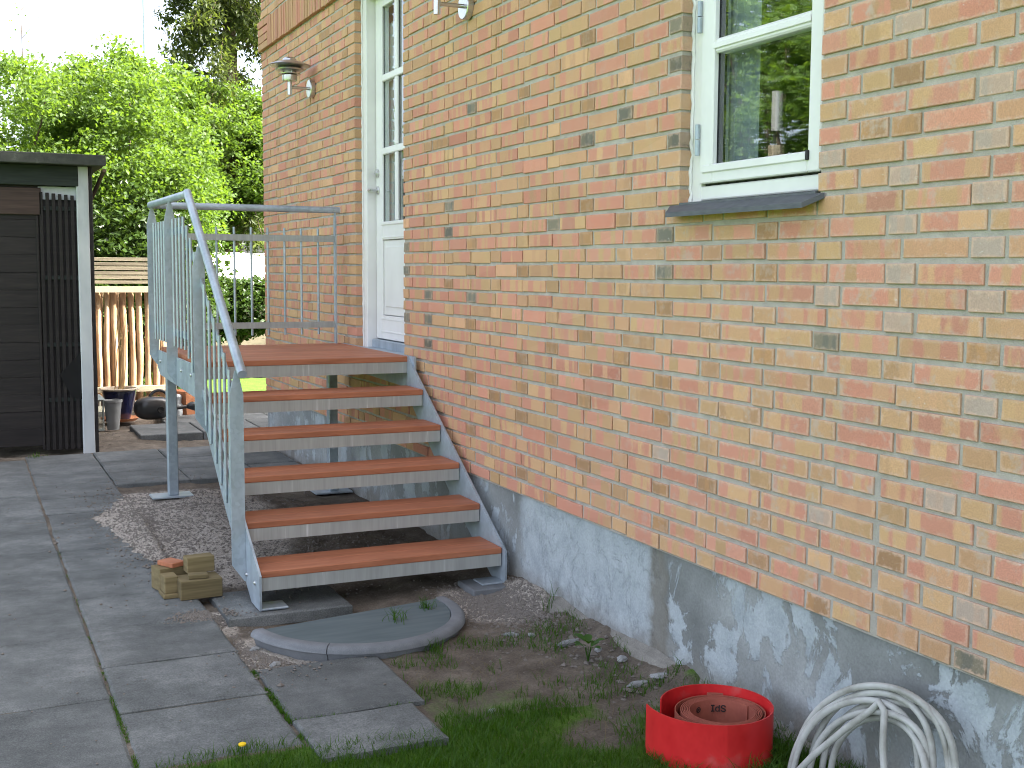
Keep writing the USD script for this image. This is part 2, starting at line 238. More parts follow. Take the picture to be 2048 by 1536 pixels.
M_halfstep = noisy('pale_concrete', [(0.3, (0.115, 0.125, 0.13)), (0.7, (0.19, 0.20, 0.21))], scale=7, rough=0.75, bump=0.35, bscale=120, fine=0.12)
M_inset = noisy('slate_board', [(0.3, (0.075, 0.10, 0.105)), (0.7, (0.11, 0.138, 0.142))], scale=4, rough=0.7, bump=0.15, bscale=60, stretch=(1, 8, 1), fine=0.08)
M_ground = mat('ground', {'z': ('attribute', {'attribute': 'zone'}), 's': ('separate_color', {}), 'g': ('geometry', {}),
    'n': ('noise_texture', {'scale': 6.0, 'detail': 8.0, 'roughness': 0.7}), 'nf': ('noise_texture', {'scale': 110.0, 'detail': 5.0, 'roughness': 0.7}), 'v': ('voronoi_texture', {'scale': 150.0}), 'vb': ('rgb_to_bw', {}),
    'soil': ('rgb_ramp', {'ramp': [(0.3, (0.08, 0.066, 0.052)), (0.55, (0.145, 0.122, 0.097)), (0.75, (0.23, 0.197, 0.16))]}),
    'grav': ('rgb_ramp', {'ramp': [(0.0, (0.23, 0.205, 0.172)), (0.5, (0.345, 0.308, 0.262)), (1.0, (0.49, 0.445, 0.385))]}),
    'lawn': ('rgb_ramp', {'ramp': [(0.3, (0.045, 0.085, 0.016)), (0.7, (0.09, 0.17, 0.024))]}),
    'jg': ('math', {'math_type': 'multiply_add', 'value2': 0.7, 'value3': -0.35}), 'g2': ('math', {'math_type': 'add'}), 'gs': ('map_range', {'range_type': 'smoothstep', 'from_min': 0.35, 'from_max': 0.65, 'to_min': 0.0, 'to_max': 1.0}),
    'l2': ('math', {'math_type': 'add'}), 'ls': ('map_range', {'range_type': 'smoothstep', 'from_min': 0.35, 'from_max': 0.65, 'to_min': 0.0, 'to_max': 1.0}),
    'm1': ('mix', {}), 'm2': ('mix', {}), 'mf': ('map_range', {'from_min': 0.3, 'from_max': 0.7, 'to_min': 0.72, 'to_max': 1.28}), 'x': ('mix', {'mix_type': 'multiply', 'fac': 1.0}),
    'b': ('bump', {'strength': 0.8, 'distance': 0.008}), 'p': ('principled_bsdf', {'roughness': 0.95, 'specular_ior_level': 0.1})},
    [('z.color', 's.color'), ('g.position', 'n.vector'), ('g.position', 'nf.vector'), ('g.position', 'v.vector'), ('v.color', 'vb.color'), ('n.fac', 'soil.fac'), ('vb.val', 'grav.fac'), ('n.fac', 'lawn.fac'), ('n.fac', 'jg.value1'),
     ('s.g', 'g2.value1'), ('jg.value', 'g2.value2'), ('g2.value', 'gs.value'), ('s.r', 'l2.value1'), ('jg.value', 'l2.value2'), ('l2.value', 'ls.value'),
     ('gs.result', 'm1.fac'), ('soil.color', 'm1.color1'), ('grav.color', 'm1.color2'), ('ls.result', 'm2.fac'), ('m1.color', 'm2.color1'), ('lawn.color', 'm2.color2'),
     ('nf.fac', 'mf.value'), ('m2.color', 'x.color1'), ('mf.result', 'x.color2'), ('x.color', 'p.base_color'), ('nf.fac', 'b.height'), ('b.normal', 'p.normal')])
def island(name, stops, rough=0.9, spec=0.15):
    return mat(name, {'g': ('geometry', {}), 'r': ('rgb_ramp', {'ramp': stops}), 'p': ('principled_bsdf', {'roughness': rough, 'specular_ior_level': spec})},
               [('g.random_per_island', 'r.fac'), ('r.color', 'p.base_color')])
M_gravel = island('gravel', [(0.0, (0.17, 0.152, 0.132)), (0.5, (0.32, 0.29, 0.25)), (0.85, (0.46, 0.43, 0.385)), (1.0, (0.68, 0.66, 0.62))])
M_rubble = noisy('rubble', [(0.3, (0.17, 0.175, 0.17)), (0.7, (0.34, 0.345, 0.34))], scale=20, bump=0.4, bscale=120, rough=0.95)
def leaf(name, stops, trans=0.5, rough=0.5, tw=1.15):
    return mat(name, {'g': ('geometry', {}), 'r': ('rgb_ramp', {'ramp': stops}), 'p': ('principled_bsdf', {'roughness': rough, 'specular_ior_level': 0.3}), 'h': ('hsv', {'hue': 0.485, 'saturation': 1.15, 'value': tw}),
                      't': ('translucent_bsdf', {}), 'm': ('mix_closure', {'fac': trans})},
               [('g.random_per_island', 'r.fac'), ('r.color', 'p.base_color'), ('r.color', 'h.color'), ('h.color', 't.color'), ('p.BSDF', 'm.closure1'), ('t.BSDF', 'm.closure2')], surface='m.closure')
M_leaf = leaf('spring_leaf', [(0.0, (0.075, 0.13, 0.025)), (0.5, (0.16, 0.245, 0.055)), (1.0, (0.32, 0.41, 0.14))], trans=0.5, tw=1.7)
M_leaf2 = leaf('dark_leaf', [(0.0, (0.035, 0.065, 0.015)), (0.5, (0.06, 0.105, 0.02)), (1.0, (0.12, 0.17, 0.035))], trans=0.35, rough=0.3)
M_needle = leaf('conifer_spray', [(0.0, (0.05, 0.07, 0.018)), (0.5, (0.14, 0.15, 0.034)), (1.0, (0.36, 0.30, 0.08))], trans=0.5, tw=1.7)
M_grass = leaf('grass_blade', [(0.0, (0.05, 0.12, 0.014)), (0.6, (0.095, 0.22, 0.024)), (0.93, (0.15, 0.26, 0.045)), (1.0, (0.26, 0.23, 0.11))], trans=0.45, tw=1.4)
M_dry = leaf('dry_grass', [(0.0, (0.16, 0.13, 0.07)), (1.0, (0.30, 0.26, 0.15))], trans=0.3)
M_bark = noisy('bark', [(0.3, (0.05, 0.036, 0.024)), (0.7, (0.12, 0.09, 0.06))], scale=14, stretch=(1, 1, 0.25), bump=0.8, bscale=40, rough=0.95)
M_log = noisy('peeled_bark_log', [(0.3, (0.24, 0.13, 0.07)), (0.5, (0.46, 0.30, 0.17)), (0.7, (0.62, 0.48, 0.31))], scale=9, stretch=(1, 1, 0.35), bump=0.6, bscale=45, rough=0.9, vary=0.2)
M_slat = noisy('weathered_slat', [(0.3, (0.10, 0.085, 0.06)), (0.7, (0.21, 0.185, 0.13))], scale=6, stretch=(0.3, 2, 6), bump=0.4, bscale=50, rough=0.9, vary=0.15)
M_rail = noisy('pale_plank', [(0.3, (0.30, 0.25, 0.17)), (0.7, (0.42, 0.37, 0.27))], scale=6, stretch=(0.3, 2, 6), rough=0.85, vary=0.1, bump=0.3)
M_shed = noisy('dark_stained_boards', [(0.3, (0.010, 0.008, 0.008)), (0.55, (0.017, 0.014, 0.013)), (0.75, (0.027, 0.022, 0.019))], scale=5, stretch=(0.6, 1, 10), bump=0.4, bscale=30, rough=0.6, vary=0.15)
M_shedgreen = noisy('dark_green_boards', [(0.3, (0.018, 0.024, 0.021)), (0.7, (0.033, 0.041, 0.036))], scale=6, stretch=(0.6, 1, 8), bump=0.4, bscale=30, rough=0.75)
M_felt = noisy('roofing_felt', [(0.3, (0.035, 0.038, 0.034)), (0.62, (0.06, 0.063, 0.055)), (0.75, (0.13, 0.135, 0.12))], scale=14, rough=0.95, bump=0.5, bscale=90)
M_whitepost = noisy('weathered_white_wood', [(0.25, (0.28, 0.31, 0.32)), (0.5, (0.47, 0.50, 0.51)), (0.8, (0.58, 0.60, 0.60))], scale=5, stretch=(1, 1, 0.4), rough=0.7, bump=0.2, bscale=40)
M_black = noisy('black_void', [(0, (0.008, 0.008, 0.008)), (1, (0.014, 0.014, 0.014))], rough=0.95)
M_redplastic = noisy('red_plastic', [(0.3, (0.40, 0.012, 0.014)), (0.55, (0.50, 0.018, 0.019)), (0.70, (0.44, 0.08, 0.07)), (0.8, (0.40, 0.13, 0.11))], scale=7, detail=9.0, rough=0.42, rough_var=0.1, spec=0.4, bump=0.06, bscale=25)
M_hosered = noisy('brick_red_hose', [(0.3, (0.25, 0.068, 0.045)), (0.7, (0.34, 0.10, 0.066))], scale=16, rough=0.7, bump=0.25, bscale=220)
M_ink = noisy('black_ink', [(0, (0.02, 0.015, 0.014)), (1, (0.03, 0.02, 0.02))], rough=0.8)
M_hose = noisy('dirty_white_hose', [(0.3, (0.24, 0.235, 0.205)), (0.5, (0.40, 0.40, 0.375)), (0.7, (0.47, 0.475, 0.45))], scale=9, rough=0.5, bump=0.15, bscale=80)
M_block = noisy('treated_offcut', [(0.3, (0.12, 0.092, 0.042)), (0.7, (0.21, 0.165, 0.082))], scale=9, stretch=(0.4, 2, 7), rough=0.85, bump=0.3, bscale=70, vary=0.18)
M_bluepot = noisy('blue_glaze', [(0.3, (0.005, 0.006, 0.018)), (0.7, (0.010, 0.012, 0.036))], scale=6, rough=0.15, spec=0.6, coat=0.5)
M_rimcream = noisy('cream_glaze', [(0.3, (0.36, 0.30, 0.22)), (0.7, (0.48, 0.42, 0.32))], scale=10, rough=0.4)
M_greypot = noisy('grey_pot', [(0.3, (0.16, 0.17, 0.17)), (0.7, (0.22, 0.23, 0.23))], scale=8, rough=0.6)
M_blackplastic = noisy('black_plastic', [(0.3, (0.010, 0.011, 0.012)), (0.7, (0.018, 0.019, 0.021))], scale=8, rough=0.3, spec=0.5)
M_terracotta = noisy('terracotta', [(0.3, (0.34, 0.13, 0.058)), (0.7, (0.45, 0.20, 0.10))], scale=7, rough=0.85, bump=0.2)
M_metalgreen = noisy('grey_green_paint', [(0.3, (0.22, 0.27, 0.27)), (0.7, (0.32, 0.37, 0.37))], scale=8, rough=0.45)
M_curtain = noisy('curtain', [(0.3, (0.36, 0.38, 0.38)), (0.7, (0.50, 0.52, 0.52))], scale=3, stretch=(8, 8, 0.2), rough=0.9)
M_room = noisy('room_wall', [(0.3, (0.10, 0.10, 0.10)), (0.7, (0.13, 0.13, 0.13))], scale=3, rough=0.9)
M_tile = noisy('roof_tile', [(0.3, (0.12, 0.05, 0.03)), (0.7, (0.17, 0.075, 0.05))], scale=4, rough=0.9)
M_glass = mat('window_glass', {'f': ('fresnel', {'IOR': 2.25}), 'g': ('geometry', {}), 'nb': ('math', {'math_type': 'subtract', 'value1': 1.0}), 'ff': ('math', {'math_type': 'multiply'}), 't': ('transparent_bsdf', {'color': (0.93, 0.96, 0.955)}), 'gl': ('glossy_bsdf', {'color': (0.97, 0.98, 1.0), 'roughness': 0.0}), 'm': ('mix_closure', {})},
    [('g.backfacing', 'nb.value2'), ('f.fac', 'ff.value1'), ('nb.value', 'ff.value2'), ('ff.value', 'm.fac'), ('t.BSDF', 'm.closure1'), ('gl.BSDF', 'm.closure2')], surface='m.closure')
M_yellow = noisy('yellow_petal', [(0, (0.75, 0.48, 0.01)), (1, (0.8, 0.55, 0.02))], rough=0.7)
M_stem = noisy('dry_stem', [(0, (0.30, 0.20, 0.09)), (1, (0.42, 0.30, 0.15))], rough=0.9)
M_leafplain = leaf('weed_leaf', [(0.0, (0.05, 0.12, 0.02)), (1.0, (0.085, 0.19, 0.03))], trans=0.4)

# ------------------------------------------------------------------ ground sheet
F = lambda p, o=4, s=0: meshkit.fbm(np.asarray(p, float), o, s)
def lawn_amount(x, y):
    """1 where the near lawn grows, from a hand-laid outline in the plane"""
    n = F(np.stack([x*2.2, y*2.2, 0*x], -1), 4, 5) - 0.5
    n2 = F(np.stack([x*6, y*6, 0*x], -1), 3, 8) - 0.5
    d = 1.02 - 0.0*x - y                                         # front lawn: everything nearer than the slabs
    d = np.where(x > -0.95, 1.55 - 0.55*np.clip((x+0.75)/0.6, 0, 1.1) - y, d)
    main = np.clip(0.5 + d*2.6 + n*1.3 + n2*0.7, 0, 1)
    bare = np.exp(-(((x+0.5)/0.16)**2 + ((y-0.72)/0.14)**2)) + np.exp(-(((x+0.25)/0.22)**2 + ((y-0.95)/0.16)**2))*0.9
    return np.clip(main - bare*0.9, 0, 1) * np.where(x < -1.85, np.clip((1.0-y)*6, 0, 1), 1)
SLABS = []
def ground_height(x, y):
    n = F(np.stack([x*5, y*5, 0*x], -1), 4, 1) - 0.5; nf = F(np.stack([x*22, y*22, 0*x], -1), 3, 2) - 0.5
    z = -0.020 + 0.035*n + 0.016*nf
    z = z + 0.075*np.exp(-(((x+1.0)/0.55)**2 + ((y-4.7)/0.75)**2))                    # gravel heap by the left leg
    z = z + 0.06*np.exp(-(((x+0.45)/0.4)**2 + ((y-3.9)/0.8)**2)) - 0.03*np.exp(-(((x+0.9)/0.5)**2 + ((y-3.0)/0.35)**2))
    z = z - 0.035*np.exp(-((y-5.72)/0.14)**2)*((x > -1.4) & (x < 0.1))
    z = z + 0.030*np.exp(-((x-0.02)/0.10)**2)*((y < 3.0) & (y > -1))*(0.4+1.6*np.clip(n+0.5, 0, 1))  # soil banked against the plinth
    z = z - 0.03*np.exp(-(((x+1.10)/0.35)**2 + ((y-2.38)/0.10)**2))
    z = z + 0.05*np.exp(-(((x+1.15)/0.3)**2 + ((y-8.2)/0.45)**2))
    inslab = (x < -1.41) & (x > -2.92) & (y > 1.0) & (y < 7.45)
    heap = 0.105*np.exp(-(((x+1.18)/0.36)**2 + ((y-4.4)/0.95)**2)) - 0.024 + 0.012*nf + 0.02*n
    z = np.where(inslab, np.maximum(-0.007 + 0.005*nf, heap), z)
    for (a, b, c, d) in SLABS:
        if b < -1.40: continue
        z = np.where((x > a) & (x < b) & (y > c) & (y < d), np.minimum(z, -0.014), z)
    far = np.clip((np.maximum(np.abs(x)-4, np.abs(y-4)-5))/4, 0, 1)
    return np.where(far > 0, z*(1-far) - 0.02*far, z)
# slabs (x0, x1, y0, y1) of the paving
def col(x0, x1, ys): return [(x0, x1, a, b) for a, b in zip(ys[:-1], ys[1:])]
SLABS += col(-1.900, -1.402, [1.0, 1.49, 1.985, 2.475, 2.98, 3.5, 3.96, 4.52, 5.0, 5.5, 6.0, 6.5, 7.0, 7.42])
SLABS += col(-2.402, -1.904, [0.85, 1.655, 2.40, 3.24, 4.006, 4.81, 5.667, 6.5, 7.223])
SLABS += col(-2.904, -2.406, [0.85, 1.35, 1.85, 2.35, 2.85, 3.35, 3.85, 4.35, 4.85, 5.35, 5.85, 6.35, 6.85, 7.35])
SLABS += [(-1.392, -0.925, 1.205, 1.745), (-1.392, -0.975, 0.86, 1.195)]
SLABS += [(-1.35, -0.80, 2.42, 2.86)]
SLABS += [(-1.398, -0.90, 5.88, 6.38), (-0.896, -0.40, 5.88, 6.38), (-0.396, -0.02, 5.88, 6.38), (-1.398, -0.90, 6.384, 6.88), (-0.896, -0.40, 6.384, 6.88), (-0.396, -0.02, 6.384, 6.88),
          (-1.398, -0.90, 6.884, 7.42), (-0.896, -0.40, 6.884, 7.42), (-0.396, -0.02, 6.884, 7.42)]
xs = np.concatenate([-np.geomspace(500, 3.2, 22), np.arange(-3.0, 0.36, 0.02), np.geomspace(0.5, 500, 26)])
ys = np.concatenate([-np.geomspace(500, 1.0, 20), np.arange(-0.4, 3.2, 0.02), np.arange(3.2, 6.0, 0.02), np.arange(6.0, 9.6, 0.04), np.geomspace(9.8, 600, 34)])
X, Y = np.meshgrid(xs, ys, indexing='ij'); Z = ground_height(X, Y)
gi, gj = np.meshgrid(np.arange(len(xs)-1), np.arange(len(ys)-1), indexing='ij'); W = len(ys)
gf = np.stack([gi*W+gj, (gi+1)*W+gj, (gi+1)*W+gj+1, gi*W+gj+1], -1).reshape(-1, 4)
lawn = lawn_amount(X, Y)
lawn = np.where(Y > 1.0, lawn*0.45, lawn)
lawn = np.where((Y > 9.95) & (X > 0.02), 1, np.where((X < -2.93) | (np.abs(X+1) > 5) | (Y > 12) | (Y < -0.6), 1, np.where(Y > 2.2, 0, lawn)))
gravel = np.clip(1.15 - (((X+1.18)/0.5)**2 + ((Y-4.4)/1.30)**2)*0.62, 0, 1) + np.exp(-(((X+1.25)/0.16)**2 + ((Y-1.95)/0.24)**2))*1.6 + np.exp(-(((X+0.22)/0.22)**2 + ((Y-2.25)/0.28)**2))*1.6 + np.exp(-(((X+1.38)/0.06)**2 + ((Y-2.45)/0.16)**2))*1.6
gravel = np.clip(np.where((X < -1.41) & (Y < 7.4), np.maximum(0.36, gravel*(Z > -0.002)), gravel), 0, 1)
ground = part('ground', (np.stack([X, Y, Z], -1).reshape(-1, 3), gf), M_ground, smooth=True, prim_vars={'zone': (np.stack([lawn, gravel, 0*lawn], -1).reshape(-1, 3), 'vertex')},
     kind='structure', cat='ground', label='garden ground of bare soil, gravel and lawn around the house')

# ------------------------------------------------------------------ paving
paving = thing('paving', 'path of square grey concrete slabs between shed and steps', 'paving', kind='structure')
rs = np.random.default_rng(11)
for k, (a, b, c, d) in enumerate(SLABS):
    m = MB(); zt = rs.uniform(-0.004, 0.005); tx, ty = rs.uniform(-0.005, 0.005, 2); g = 0.0028
    # ragged rounded outline, slightly tilted
    P = []
    for (p, q) in (((a+g, c+g), (b-g, c+g)), ((b-g, c+g), (b-g, d-g)), ((b-g, d-g), (a+g, d-g)), ((a+g, d-g), (a+g, c+g))):
        for t in np.linspace(0, 1, 7)[:-1]:
            P.append((p[0]+(q[0]-p[0])*t + rs.normal(0, 0.0016), p[1]+(q[1]-p[1])*t + rs.normal(0, 0.0016)))
    P = np.array(P); cen = P.mean(0); n = len(P)
    inner = cen + (P-cen)*(1-0.012/np.maximum(np.linalg.norm(P-cen, axis=1, keepdims=True), .05))
    hz = lambda Q, z: np.column_stack([Q, z + (Q[:, 0]-cen[0])*tx + (Q[:, 1]-cen[1])*ty])
    v = np.vstack([hz(P, zt-0.05), hz(P, zt-0.006), hz(inner, zt), hz(cen[None], zt)])
    f = [];
    for i in range(n):
        j = (i+1) % n
        f += [[i, j, n+j], [i, n+j, n+i], [n+i, n+j, 2*n+j], [n+i, 2*n+j, 2*n+i], [2*n+i, 2*n+j, 3*n]]
    m.add(v, np.array(f)); part('slab', m, M_slab, paving)
# raised terrace slabs at the far corner of the house
for (a, b, c, d) in [(-0.95, -0.42, 7.98, 8.72), (-0.415, 0.10, 7.98, 8.72), (0.105, 0.62, 7.98, 8.72), (-0.62, -0.12, 8.725, 9.45), (-0.115, 0.38, 8.725, 9.45), (0.385, 0.9, 8.725, 9.45), (0.02, 0.55, 9.455, 9.95), (0.555, 1.1, 9.455, 9.95)]:
    part('slab', MB().box(a, b-0.006, c, d-0.006, -0.03, 0.045+rs.uniform(-0.004, 0.004), 0.006), M_slab, paving)

# ------------------------------------------------------------------ the house
house = thing('brick_house', 'yellow and red brick house on a rendered grey plinth beside the steps', 'house')
PL, CH = 0.43, 0.2/3
Y0, Y1, ZT = -1.3, 7.42, 3.30
DOOR = (3.99, 4.90, PL+8*CH, PL+42*CH); WIN = (0.355, 1.11, PL+19*CH, PL+42*CH)
e = 0.006
wall = part('wall', MB().prism_x([(-9, PL), (Y1-e, PL), (Y1-e, 4.9), (-9, 4.9)], 0.0062, 0.34,
     holes=[[(d[0]-e, d[2]-e), (d[0]-e, d[3]+e), (d[1]+e, d[3]+e), (d[1]+e, d[2]-e)] for d in (DOOR, WIN)]), M_mortar, house)
MARKS = [('d',1.497,2.068),('d',1.796,1.999),('d',1.137,1.931),('d',1.142,2.195),('d',1.138,2.324),('b',1.5,2.328),('b',1.795,2.393),('b',2.392,2.131),('b',2.098,2.582),('b',2.394,2.266),('d',2.104,1.671),('d',1.199,1.598),('d',1.197,1.466),('b',1.504,1.132),('b',2.409,1.065),('b',1.807,1.069),('b',2.402,1.466),('b',1.795,1.731),('d',2.412,0.802),('d',2.111,0.727),('b',1.203,0.931),('b',1.203,0.524),('b',2.112,0.463),('b',2.408,0.524),('b',1.797,0.662),('b',2.11,1.0),('b',2.407,0.933),('b',1.203,0.657),('p',1.203,0.798),('d',3.295,1.801),('d',3.295,1.661),('d',3.941,1.596),('d',3.941,1.462),('d',2.999,1.33),('d',3.591,1.326),('d',3.943,1.197),('d',3.591,1.197),('d',3.604,1.067),('b',3.001,1.6),('b',3.294,1.4),('b',2.704,0.863),('b',2.412,0.937),('b',2.409,0.801),('b',2.116,0.752),('b',2.998,1.2),('b',3.005,0.663),('b',3.59,1.867),('p',0.296,1.8),('p',-0.301,1.799),('p',0.001,1.738),('p',-0.301,1.931),('b',0.008,1.867),('b',0.119,1.864),('p',-0.001,1.6),('p',-0.303,1.532),('p',-0.003,1.466),('p',-0.005,1.335),('p',-0.304,1.664),('d',0.288,1.262),('b',-0.301,1.278),('p',0.269,0.73),('p',-0.304,0.597),('d',2.997,2.259),('b',5.527,3.066),('b',3.927,2.258),('b',3.373,2.122)]
DARKJAMB = [14, 15, 23, 24, 30, 31, 10, 11, 20]
rb = np.random.default_rng(5)
bricks = []   # (y0, y1, z0, z1, kind, x_out)
def split_course(k):
    j = 0.0
    base = [0, 0.24, 0.48] if k % 2 == 0 else [-0.06, 0.06, 0.30]     # joints modulo 0.6; even: 0..0.24 stretcher, 0.24..0.36 header, 0.36..0.6 stretcher
    base = [0, 0.24, 0.36] if k % 2 == 0 else [0.06, 0.30, 0.54]
    J = sorted(b + 0.6*n for n in range(-5, 15) for b in base)
    J = [q for q in J if Y0-0.1 < q < Y1-0.07] + [Y1]
    segs = list(zip(J[:-1], J[1:]))
    # s runs towards the camera in the survey: y = -s, header centres at y = 0.3 mod 0.6 (even), 0 mod 0.6 (odd)
    if k <= 6:
        out = []
        for a, b in segs:
            if a < 0.055 < b - 0.02 or (a < 0.06 < b - 0.02): out += [(a, 0.051), (0.069, b)]
            else: out.append((a, b))
        segs = out
    zm = PL + (k+0.5)*CH; res = []
    for a, b in segs:
        pieces = [(a, b)]
        for (o0, o1, z0, z1) in (DOOR, WIN):
            if z0 < zm < z1:
                nxt = []
                for p, q in pieces:
                    if q <= o0 or p >= o1: nxt.append((p, q))
                    else:
                        if p < o0: nxt.append((p, o0 + 0.006))
                        if q > o1: nxt.append((o1 - 0.006, q))
                pieces = nxt
        res += pieces
    # no slivers beside the openings
    out = []
    for p, q in sorted(res):
        if q-p < 0.075 and out and abs(out[-1][1]-p) < 0.004: out[-1] = (out[-1][0], q)
        elif out and out[-1][1]-out[-1][0] < 0.075 and abs(out[-1][1]-p) < 0.004: out[-1] = (out[-1][0], q)
        else: out.append((p, q))
    fin = []
    for p, q in out:
        if q-p > 0.262: fin += ([(p, p+0.12), (p+0.12, q)])
        else: fin.append((p, q))
    return fin
NC = 42
for k in range(NC):
    for (a, b) in split_course(k):
        if b - a < 0.03: continue
        bricks.append([a+0.0066, b-0.0066, PL+k*CH+0.0070, PL+(k+1)*CH-0.0070, None, 0.0])
zb = PL + NC*CH                                                   # soldier band, standing proud
yy = Y0
while yy + CH < Y1 - 0.30:
    bricks.append([yy+0.0062, yy+CH-0.0062, zb+0.006, zb+0.234, 's', 0.028]); yy += CH
for k in range(4):                                                # closing bricks lying at the corner of the band
    q = yy + 0.004 + (0.12 if k % 2 else 0.0)
    if k % 2: bricks.append([yy+0.004, q-0.006, zb+k*0.06+0.006, zb+(k+1)*0.06-0.004, 's', 0.028])
    bricks.append([q, Y1, zb+k*0.06+0.006, zb+(k+1)*0.06-0.004, 's', 0.028])
for k in range(NC+4, NC+24):
    for (a, b) in split_course(k):
        if b-a > 0.03: bricks.append([a+0.006, b-0.006, PL+k*CH+0.006, PL+(k+1)*CH-0.006, None, 0.0])
for kd, my, mz in MARKS:
    for b in bricks:
        if b[0]-0.005 <= my <= b[1]+0.005 and b[2]-0.005 <= mz <= b[3]+0.005: b[4] = kd
for k in DARKJAMB:
    zm = PL+(k+0.5)*CH
    for b in bricks:
        if b[2] < zm < b[3] and abs(b[0]-DOOR[1]) < 0.02 and b[1]-b[0] < 0.13: b[4] = 'd'
def brick_mesh(b):
    y0, y1, z0, z1, kd, out = b
    j = rb.normal(0, 0.0012, 4); x = -out + np.clip(rb.normal(0, 0.0012), -.002, .002); tw = np.clip(rb.normal(0, 0.0012, 4), -.0018, .0018)
    c = 0.0022; y0, y1, z0, z1 = y0+j[0], y1+j[1], z0+j[2]*1.4, z1+j[3]*1.4
    D = 0.10
    ring = lambda x_, c_: np.array([[x_, y0+c_, z0+c_], [x_, y1-c_, z0+c_], [x_, y1-c_, z1-c_], [x_, y0+c_, z1-c_]])
    fr, mid, bk = ring(x, c), ring(x+c, 0), ring(D, 0)
    fr[:, 0] += tw; mid[:, 0] += tw
    v = np.vstack([fr, mid, bk]); f = [[3, 2, 1, 0]]
    for i in range(4):
        q = (i+1) % 4; f += [[i, q, 4+q, 4+i], [4+i, 4+q, 8+q, 8+i]]
    L = y1-y0; loc = np.stack([(v[:, 1]-y0)/L, (v[:, 2]-z0)/(z1-z0), np.full(12, L)], 1)
    if kd == 's': loc = np.stack([(v[:, 1]-y0)/L, (v[:, 2]-z0)/(z1-z0), np.full(12, L)], 1)
    f = np.array(f); f = np.vstack([f[:, [0, 1, 2]], f[:, [0, 2, 3]]])
    return v, f, loc
def brick_colours(b):
    y = (b[0]+b[1])/2; L = b[1]-b[0]; kd = b[4]
    pink = np.array([0.545, 0.252, 0.172]); ochre = np.array([0.535, 0.318, 0.172])
    v = rb.normal(1, 0.06); w = rb.normal(0, 0.03)
    ca, cb = pink*v*[1, 1+w, 1+w], ochre*rb.normal(1, 0.06)*[1, 1+w, 1]
    if L < 0.14 and b[4] != 's':                                   # header ends: mostly ochre to tan
        t = rb.uniform(); ca = cb*rb.normal(0.97, 0.05); cb = cb*(1 if t < .6 else 0.88)
    elif rb.uniform() < 0.13: ca = cb*rb.normal(1, .05)*[1, .97, 1]
    elif rb.uniform() < 0.06: cb = ca*[1, .96, .95]
    haze = np.clip((2.3-y)/1.6, 0.08, 1.0)*rb.uniform(0.45, 1.0)
    if kd == 's': ca = ca*.90; cb = cb*[.90, .87, .85]; haze *= 0.3
    if kd == 'd': ca = np.array([0.14, 0.128, 0.10])*rb.uniform(.8, 1.4); cb = ca*[1.3, 1.2, 1.1]; haze = max(haze, .45)
    if kd == 'b': ca = np.array([0.37, 0.215, 0.115])*rb.uniform(.85, 1.15); cb = ca*[1.15, 1.1, 1]; haze = max(haze, .35)
    if kd == 'p': ca = np.array([0.47, 0.33, 0.25]); cb = np.array([0.43, 0.33, 0.265]); haze = 1.0
    return np.clip(ca, 0.02, 0.8), np.clip(cb, 0.02, 0.8), (rb.uniform(), haze, 0)
# random ones of the same odd kinds where the photograph shows a sprinkling of them
for b in bricks:
    if b[4] is None:
        t = rb.uniform(); L = b[1]-b[0]
        if L < 0.14 and t < 0.05: b[4] = 'b'
        elif L < 0.14 and t < 0.058: b[4] = 'd'
        elif b[0] < 0.3 and L < 0.14 and t < 0.25: b[4] = 'p'
def size_in_view(b):
    p = np.array([0, (b[0]+b[1])/2, (b[2]+b[3])/2]) - CAM; d = p @ fw
    if d < 0.3: return 0
    u, v = p @ rt/d*FPX, p @ up/d*FPX
    if abs(u) > 1060 or abs(v) > 800: return 0
    return (b[1]-b[0])*(b[3]-b[2])/d**2
order = sorted(range(len(bricks)), key=lambda i: -size_in_view(bricks[i])); big = set(order[:300])
jm = MB(); jv = {'ca': [], 'cb': [], 'bl': [], 'bk': []}
for i, b in enumerate(bricks):
    v, f, loc = brick_mesh(b); ca, cb, bk = brick_colours(b); n = len(v)
    if i in big:
        part('brick', (v, f), M_brick, wall, prim_vars={'ca': (np.tile(ca, (n, 1)), 'vertex'), 'cb': (np.tile(cb, (n, 1)), 'vertex'), 'bl': (loc, 'vertex'), 'bk': (np.tile(bk, (n, 1)), 'vertex')})
    else:
        jm.add(v, f); jv['ca'].append(np.tile(ca, (n, 1))); jv['cb'].append(np.tile(cb, (n, 1))); jv['bl'].append(loc); jv['bk'].append(np.tile(bk, (n, 1)))
part('brickwork', jm, M_brick, wall, kind='stuff', prim_vars={k: (np.vstack(q), 'vertex') for k, q in jv.items()})
# rest of the house body: plinth, gable ends, far wall, roof (mostly outside the frame, it throws the shade)
pm = MB(); nb = 140
pm.prism_x([(-9, -0.25), (7.415, -0.25), (7.415, PL-0.001), (-9, PL-0.001)], 0.012, 0.34)
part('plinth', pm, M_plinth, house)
fm = MB()                                                          # crumbly cement fillet where the plinth meets the soil
ysf = np.arange(0.1, 2.75, 0.04); nz = F(np.stack([ysf*3, 0*ysf, 0*ysf], -1), 4, 3)
for s_ in (1,):
    prof = []
    for q, a in zip(ysf, nz):
        h = -0.01 + 0.075*a*np.clip((2.9-q)/1.0, 0.2, 1); w = 0.02 + 0.05*a
        prof.append([[0.011, q, h], [-w*0.35, q, h*0.55], [-w, q, -0.05]])
    prof = np.array(prof); n3 = len(prof)
    fi = np.array([[i*3+j, (i+1)*3+j, (i+1)*3+j+1, i*3+j+1] for i in range(n3-1) for j in range(2)])
    fm.add(prof.reshape(-1, 3), fi[:, ::-1])
